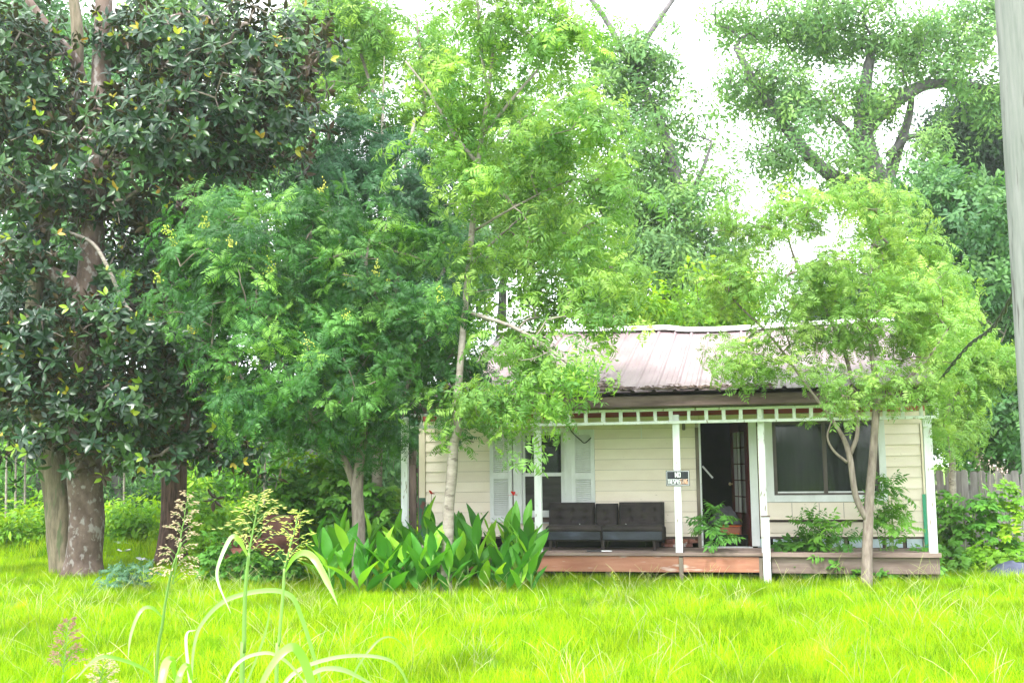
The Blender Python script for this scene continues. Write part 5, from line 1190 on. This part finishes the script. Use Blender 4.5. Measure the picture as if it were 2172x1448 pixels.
# yellow wildflower in the lawn
wf = empty('yellow_wildflower', gr(1315, 1272), 0, 'yellow-green goldenrod spike in the lawn before the porch', 'flower')
sm = MB().tube([(0,0,0),(-.03,0,.15),(-.1,0,.32)], [.006,.005,.003], 5); sm.build('stem', M['stalk'], wf)
fl = MB()
for q in range(60):
    t = random.random(); c = Vector((-.02-.09*t*t+random.gauss(0,.02), random.gauss(0,.02), .10+.24*t)); leaf_face(fl, Matrix.Translation(c) @ RZ(random.uniform(0,6.28)) @ RY(-.5), .045, .012, 2)
fl.build('flower_head', Lm['flower'], wf)

df = empty('dried_flower_stalk', gr(2090, 1204), 0, 'tall dried flower stalk with pale pinkish fluff above the picket fence', 'plant')
st_ = MB(); ff = MB()
for a_, (px, py) in enumerate([(2078, 975), (2100, 985), (2115, 990), (2128, 998)]):
    tp = at(px, py, df.location.y) - df.location; st_.tube(bez([(0,0,0), tp*.5+Vector((.03,0,0)), tp], 4), [.006]*9, 5, cap=False)
    for q in range(26): v = tp + Vector((random.gauss(0,.035), random.gauss(0,.035), random.gauss(0,.06))); leaf_face(ff, Matrix.Translation(v) @ RZ(random.uniform(0,6.28)) @ RY(random.uniform(-1,1)), .05, .025, 2)
st_.build('stems', M['bark_pale'], df); ff.build('dried_flowers', surf_mat('dried_fluff', (.36,.27,.25), (.5,.40,.37), 9, (1,1,1), .9, .1), df, kind='stuff')
# ================================================================== CANNAS
canna_leaves = []
for k in range(5):
    mb = MB(); L, W = .46+.035*k, .14+.012*k; rows = []; ns, nw = 8, 4; bend = .10+.07*k; tw = random.uniform(-.35,.35)
    for i in range(ns+1):
        t = i/ns; w_ = W/2*(math.sin(math.pi*t**.8))**.8 if 0 < t < 1 else .004; row = []
        for j in range(-nw//2, nw//2+1):
            u = j/(nw/2); a = tw*t; y = w_*u*math.cos(a); z = w_*abs(u)*.35 + w_*u*math.sin(a) - bend*L*t*t + .008*math.sin(9*t+u*2)
            row.append((L*t, y, z))
        rows.append(row)
    mb.grid(rows); canna_leaves.append(mb.mesh('canna_leaf', Lm['canna'], smooth=True))
def canna(b, h, nl, label, group, flower=False):
    root = empty('canna_plant', b, random.uniform(0, 6.28), label, 'plant', group); top = h*.78
    lx, ly = random.gauss(0, .05), random.gauss(0, .05)
    MB().tube([(0,0,-.02),(lx*.4,ly*.4,top*.5),(lx,ly,top)], [.013,.012,.007], 6).build('stem', M['stalk'], root, smooth=True)
    for q in range(nl):
        t = .12 + .88*q/(nl-1); a = 2.5*q + random.uniform(-.5,.5); el_ = R(54 + 30*t + random.uniform(-14, 6)); sc = random.uniform(.8, 1.12)*(1.0 if t < .85 else .85)
        o = link('leaf', random.choice(canna_leaves), root); o.matrix_local = TR(lx*t, ly*t, top*t*.92) @ RZ(a) @ RY(-el_) @ RX_(random.uniform(-.5,.5)) @ Matrix.Diagonal((sc, sc*random.uniform(.85,1.15), sc, 1))
    if flower: 
        MB().tube([(lx,ly,top),(lx+.02,ly,h+.10),(lx+.01,ly,h+.27)], [.006,.005,.004], 5).build('flower_stalk', M['bark_cedar'], root)
        fb = MB()
        for q in range(6): leaf_face(fb, TR(lx+.01,ly,h+.27+.0*q) @ RZ(q*1.05) @ RY(-R(random.uniform(5,75))), .085, .05, 3, .3, .2)
        fb.build('flower', M['red_petal'], root)
gc = 'canna plants in the bed before the porch'
random.seed(21)
xs_ = np.linspace(688, 1122, 17)
for k, px in enumerate(xs_):
    for row in range(2):
        x_ = px + random.uniform(-10, 10) + row*14; py = 1262 if row else 1243; py += random.uniform(-4, 4)
        b = gr(x_, py); hgt = (.88 + .12*math.sin(k*1.7) + (.08 if px > 880 else 0)) * (.74 if row else 1.0) + random.uniform(-.06, .06)
        lb = {(0, 0): 'leftmost canna of the back row beside the low weeds', (0, 1): 'leftmost canna of the front row at the bed end', (16, 0): 'rightmost canna of the back row touching the porch boards', (16, 1): 'rightmost canna of the front row at the porch corner'}.get((k, row), ('green canna without a flower in the taller back row before the left porch', 'shorter green canna without a flower in the front row of the bed')[row])
        canna(b, hgt, 7 if row == 0 else 6, lb, gc)
b = gr(1094, 1240); canna(b, 1.0, 7, 'canna with a red flower on a tall stalk in front of the left window', gc, True)
b = gr(902, 1238); canna(b, 1.02, 7, 'canna with a red flower against the left corner of the house wall', gc, True)

# ================================================================== FENCES
fx0, fx1 = at(1990, 1100, 19.5), at(2230, 1100, 18.6)
FH = 1.52
pf = empty('picket_fence', (fx0.x, fx0.y, 0), math.atan2(fx1.y-fx0.y, fx1.x-fx0.x), 'weathered grey dog-eared picket fence right of the house', 'fence')
L_ = (fx1-fx0).length; xq = -.9; rz0 = pf.rotation_euler[2]
while xq < L_:
    w_ = random.uniform(.105, .125); h = FH + random.uniform(-.04, .03); cw = .03; t_ = .018; yy = random.uniform(-.006, .006)
    P_ = [(xq,0),(xq+w_,0),(xq+w_,h-cw),(xq+w_-cw,h),(xq+cw,h),(xq,h-cw)]; mb = MB(); n_ = len(P_)
    mb.v = [(a, yy, b) for a, b in P_] + [(a, yy+t_, b) for a, b in P_]; mb.f = [list(range(n_)), list(range(2*n_-1, n_-1, -1))] + [[i, n_+i, n_+(i+1) % n_, (i+1) % n_] for i in range(n_)]
    o = mb.build('picket', M['fence'], pf); o.rotation_euler = (0, random.uniform(-.012,.012), 0); xq += w_ + random.uniform(.006, .022)
for z in (.35, 1.2): MB().box(-.9, L_, .03, .07, z, z+.09).build('fence_rail', M['fence'], pf)
# dark gate-like fence at the left end of the porch
g0 = HO + he*(XL-.1) + hn*(DW+1.2)
lf = empty('dark_board_fence', (g0.x, g0.y, 0), -HA, 'dark weathered board fence between the left porch post and the house corner', 'fence')
for k in range(9):
    if k in (4,): continue
    MB().box(-.5+k*.15, -.5+k*.15+.12, 0, .02, 0, 1.75+random.uniform(-.05,.05)).build('board', M['darkwood'], lf)
for z in (.5, 1.0, 1.6): MB().box(-.5, .9, .021, .06, z, z+.08).build('fence_rail', M['darkwood'], lf)

# ================================================================== UTILITY POLE AND CABLE
Y = 7.9; p0 = at(2210, 900, Y)
pole = MB().tube([(0,0,-.1),(0,0,1),(0,0,2.5),(0,0,4.5),(0,0,7),(0,0,9)], [.150,.147,.142,.136,.128,.12], 28, wob=.03).build('utility_pole', M['pole'], None, smooth=True, label='weathered greenish grey wooden utility pole at the right edge of the frame', cat='utility pole')
pole.location = (p0.x, p0.y, 0)
nl_ = MB().tube([(0,-.135,0),(0,-.15,0)], [.013,.013], 8).build('nail_head', M['paper'], pole); nl_.location = at(2168, 357, Y) - pole.location; nl_.location.y = .0
kn = MB().tube([(0,-.137,0),(0,-.145,0)], [.03,.02], 10).build('knot', M['bark_dark'], pole); kn.location = at(2164, 372, Y) - pole.location; kn.location.y = .0
A = at(2175, 575, 8.3); B = at(2110, 690, 10.5); D_ = at(2050, 738, 13.0); E_ = HO + he*(RX1-.1) + hn*(-.25); E_.z = 2.72
pth = bez([A, B, D_, E_], 24); cb = MB()
for ph in (0, math.pi): cb.tube([p + Vector((math.cos(i*.75+ph), 0, math.sin(i*.75+ph)))*.014 for i, p in enumerate(pth)], [.011]*len(pth), 6)
cb.build('service_cable', M['cable'], None, label='twisted black service cable sagging from the utility pole to the roof corner', cat='cable')

# ================================================================== ARMCHAIR AND LITTER
b = gr(548, 1216); AC = empty('brown_armchair', b, R(-35), 'abandoned brown upholstered armchair half hidden by weeds left of the sumac', 'armchair')
def soft(x0, x1, y0, y1, z0, z1, name, r_=.06, M4=None):
    mb = MB(); mb.box(x0, x1, y0, y1, z0, z1, M4, ch=r_); o = mb.build(name, M['brown_sofa'], AC, smooth=True)
    md = o.modifiers.new('soften', 'SUBSURF'); md.levels = 2; md.render_levels = 2; return o
soft(-.34, .34, -.42, .30, .20, .42, 'seat'); soft(-.42, .42, .26, .50, .22, 1.0, 'backrest', .09, TR(0,0,0) @ RX_(-.15)); soft(-.50, -.34, -.42, .36, .12, .60, 'arm'); soft(.34, .50, -.42, .36, .12, .60, 'arm'); soft(-.40, .40, -.36, .40, .04, .22, 'base', .03)
for (px, py, s_, lb) in [(248, 1170, .10, 'small white scrap of litter right of the magnolia trunk'), (268, 1171, .07, 'tiny white scrap beside the larger scrap of litter'), (262, 1190, .16, 'long white strip of litter on the grass by the magnolia'), (300, 1210, .12, 'white crumpled litter at the foot of the magnolia')]:
    q = gr(px, py); mb = MB(); rows = [[(s_*(i/3-.5)*1.6, s_*(j/2-.5)*.6, .12+.05*noise.noise(Vector((i*1.7+px, j*2.1, 0)))+random.uniform(0,.05)) for j in range(3)] for i in range(4)]
    mb.grid(rows); o = mb.build('litter_scrap', M['paper'], None, label=lb, cat='litter'); o.location = (q.x, q.y, .06)
q = gr(2150, 1222); mb = MB(); rows = []
for i in range(15):
    rows.append([((i/14-.5)*.9, (j/8-.5)*.6, .20*math.sin(math.pi*i/14)*math.sin(math.pi*j/8) + .05*noise.noise(Vector((i*.6, j*.6, 4)))) for j in range(9)])
o = mb.grid(rows).build('dark_tarp', M['tarp'], None, smooth=True, label='crumpled dark blue tarp on the grass at the right frame edge', cat='tarp'); o.location = (q.x, q.y, .02)

# ================================================================== TALL SEED GRASSES NEAR THE CAMERA
def ribbon(pts, widths, name, mat, root, fold=.25, tw=0.0, face=Vector((0,-1,.25))):
    path = bez(pts, 8); n_ = len(path); ws = np.interp(np.linspace(0, 1, n_), np.linspace(0, 1, len(widths)), widths)*.6; mb = MB(); rows = []
    for i, p in enumerate(path):
        d = (path[min(i+1, n_-1)] - path[max(i-1, 0)]).normalized(); f_ = (face + Vector((tw*i/n_, 0, 0))).normalized(); s_ = d.cross(f_)
        s_ = s_.normalized() if s_.length > .1 else Vector((1,0,0)); u_ = s_.cross(d); w_ = ws[i]/2
        rows.append([p - s_*w_ + u_*w_*fold - root.location, p - root.location, p + s_*w_ + u_*w_*fold - root.location])
    return mb.grid(rows).build(name, mat, root, smooth=True)
def culm(px_pts, r_px, Y, label, head):
    P_ = [at(x_, y_, Y) for x_, y_ in px_pts]; b = Vector((P_[0].x - (P_[1].x-P_[0].x)*.8, Y, 0))
    root = empty('seed_grass', b, 0, label, 'tall grass'); path = bez([b] + P_, 5)
    MB().tube([p-b for p in path], list(np.linspace(r_px*.95, r_px*.5, len(path))*Y/F), 8).build('stem', M['stalk'], root, smooth=True)
    (hx0, hy0), (hx1, hy1), spread_px, nb_, mt, lean = head
    A_, B_ = at(hx0, hy0, Y), at(hx1, hy1, Y); ax = (B_-A_); H_ = ax.length; axn = ax.normalized(); sp = MB(); rc = MB()
    rc.tube([A_-b, A_.lerp(B_, .5)-b, B_-b], [r_px*.4*Y/F, r_px*.25*Y/F, r_px*.12*Y/F], 5)
    for q in range(nb_):
        t = (q/nb_)**1.15; o_ = A_.lerp(B_, t); az_ = q*2.4 + random.uniform(-.4,.4); side = Vector((math.cos(az_), math.sin(az_)*.7, 0)); L = spread_px*Y/F*(1-t)**.75*random.uniform(.65, 1.15) + .012
        drp = lean if t < .3 else lean*.4
        tip = o_ + side*L*.9 + axn*L*(.55 - drp); md_ = o_ + side*L*.5 + axn*L*(.45 - drp*.2); br = bez([o_, md_, tip], 5)
        rc.tube([p-b for p in br], [.0009*Y/3]*len(br), 3, cap=False)
        for i, p in enumerate(br[(1 if mt is Lm['spike_green'] else 3):]):
            for z in range(1 if mt is Lm['spike_green'] else 2):
                d = (br[-1]-br[-3]).normalized() + Vector((random.gauss(0,.25), random.gauss(0,.25), random.gauss(0,.25))); d.normalize(); p_ = p + Vector((random.gauss(0,.003), random.gauss(0,.003), random.gauss(0,.003)))
                ll = random.uniform(.006,.009)*Y/3*(1.5 if mt is Lm['spike_green'] else 1); sp.tube([p_-b, p_+d*ll*.5-b, p_+d*ll-b], [.0005, .0015*Y/3, .0003], 4, cap=False)
    rc.build('panicle_branches', M['stalk'], root); sp.build('spikelets', mt, root)
    return root
def rib(root, pts, w_px, Y, dY=0.0, tw=0.0, name='leaf'):
    n_ = len(pts); P_ = [at(x_, y_, Y + dY*i/(n_-1)) for i, (x_, y_) in enumerate(pts)]
    ribbon(P_, [w_px[0]*Y/F] + [w*Y/F for w in w_px[1:]], name, Lm['jgrass'], root, tw=tw)
Y = 2.9
r1 = culm([(328, 1500), (345, 1320), (362, 1220), (385, 1150)], 4, Y, 'tall seed grass with reddish open panicle left of the furrowed trunk', ((366, 1238), (400, 1045), 52, 34, Lm['spike'], .25))
rib(r1, [(346, 1310), (322, 1288), (298, 1296), (278, 1345), (271, 1400)], [3, 11, 13, 10, 1], Y, -.1)
rib(r1, [(330, 1448), (310, 1420), (250, 1396), (205, 1396), (160, 1440)], [4, 10, 12, 12, 4], Y-.2, -.2)
# low drooping spikelet whorl of the first panicle
for (a, b_) in (((338, 1218), (252, 1198)), ((338, 1218), (308, 1245)), ((342, 1216), (372, 1252)), ((342, 1216), (412, 1238))):
    pass
Y = 2.2
r2 = culm([(512, 1500), (517, 1380), (520, 1260), (528, 1172)], 6.5, Y, 'tallest seed grass with thick stalk and feathery yellow-green head left of the armchair', ((528, 1172), (552, 1045), 75, 22, Lm['spike_green'], .15))
rib(r2, [(526, 1180), (508, 1146), (490, 1140), (466, 1190), (462, 1230), (490, 1300)], [6, 18, 15, 12, 9, 1], Y, -.15)
rib(r2, [(405, 1448), (412, 1370), (430, 1320), (480, 1272), (560, 1252), (615, 1262), (640, 1310), (668, 1400), (685, 1470)], [8, 10, 13, 16, 17, 17, 15, 12, 6], Y+.2, .1, .3)
rib(r2, [(515, 1470), (560, 1350), (575, 1280)], [6, 9, 2], Y+.1)
r3 = culm([(585, 1500), (592, 1360), (600, 1260), (603, 1205)], 5, Y+.2, 'shorter seed grass with green head and long drooping leaf in front of the armchair', ((604, 1202), (636, 1082), 55, 18, Lm['spike_green'], .15))
rib(r3, [(606, 1212), (622, 1184), (645, 1172), (668, 1186), (695, 1235), (717, 1284)], [5, 16, 22, 24, 20, 1], Y+.1, -.1)
r4 = empty('broad_leaf_grass', at(360, 1500, 1.9), 0, 'clump of broad arching grass blades at the bottom edge of the photo', 'tall grass'); r4.location.z = 0
rib(r4, [(335, 1560), (342, 1460), (352, 1408), (366, 1402), (372, 1450)], [12, 28, 32, 26, 4], 1.9, .1)
rib(r4, [(420, 1560), (404, 1450), (395, 1350), (415, 1335)], [10, 12, 10, 3], 2.0, .1)
rib(r4, [(385, 1560), (378, 1450), (398, 1410), (412, 1470)], [10, 24, 20, 4], 1.95, .1)
rib(r4, [(460, 1500), (500, 1410), (560, 1384), (605, 1400), (650, 1450)], [5, 11, 12, 11, 5], 2.1, .1)
rib(r4, [(560, 1560), (610, 1440), (700, 1396), (800, 1392), (850, 1420), (880, 1500)], [8, 14, 14, 12, 10, 5], 2.2, .2)
rib(r4, [(500, 1600), (560, 1440), (610, 1375), (640, 1390), (665, 1470), (670, 1560)], [10, 20, 30, 32, 30, 20], 2.0, .1)
rib(r4, [(620, 1500), (660, 1430), (720, 1418), (790, 1450)], [5, 14, 18, 8], 2.2, .1)
rib(r4, [(740, 1600), (745, 1450), (790, 1370), (830, 1350), (870, 1380)], [5, 7, 8, 6, 1], 2.3, .1)
Y = 3.6
r5 = culm([(120, 1560), (128, 1480), (134, 1430)], 3, Y, 'small seed grass with pale pinkish head near the lower left corner', ((134, 1425), (146, 1312), 38, 30, Lm['spike'], .1))
r6 = culm([(200, 1600), (204, 1540), (208, 1490)], 3, 2.8, 'pale seed head just entering the bottom edge at left', ((206, 1485), (222, 1392), 42, 26, Lm['spike'], .1))

# trees on the other side of the road, behind the viewpoint (mirrored in the window panes)
n_ = 1100; P = np.stack([rng.uniform(-26, 30, n_), rng.uniform(-24, -17, n_), rng.uniform(.5, 1, n_)], 1)
P[:, 2] = rng.random(n_)*(5.5 + 3.0*np.sin(P[:, 0]*.45)) + .4
spread('roadside_trees', 'mid_far', P, rng.normal(size=P.shape) + np.array([0, .4, 1]), rng.uniform(1.6, 2.6, n_), None, kind='stuff', label='band of leafy trees across the road, mirrored in the window panes', cat='trees')
# ================================================================== HAZE (added volume standing in for a lens flare veil)
hm_, t, o = new_mat('flare_veil')
pv = N(t, 'ShaderNodeVolumePrincipled'); pv.inputs['Color'].default_value = (.93, .95, 1.0, 1); pv.inputs['Density'].default_value = .0006; pv.inputs['Anisotropy'].default_value = .2
t.links.new(pv.outputs[0], o.inputs['Volume'])
hb = MB().box(-60, 60, -12, 75, -1.0, 24)
hb.build('flare_haze', hm_, kind='stuff')
S.cycles.volume_bounces = 1
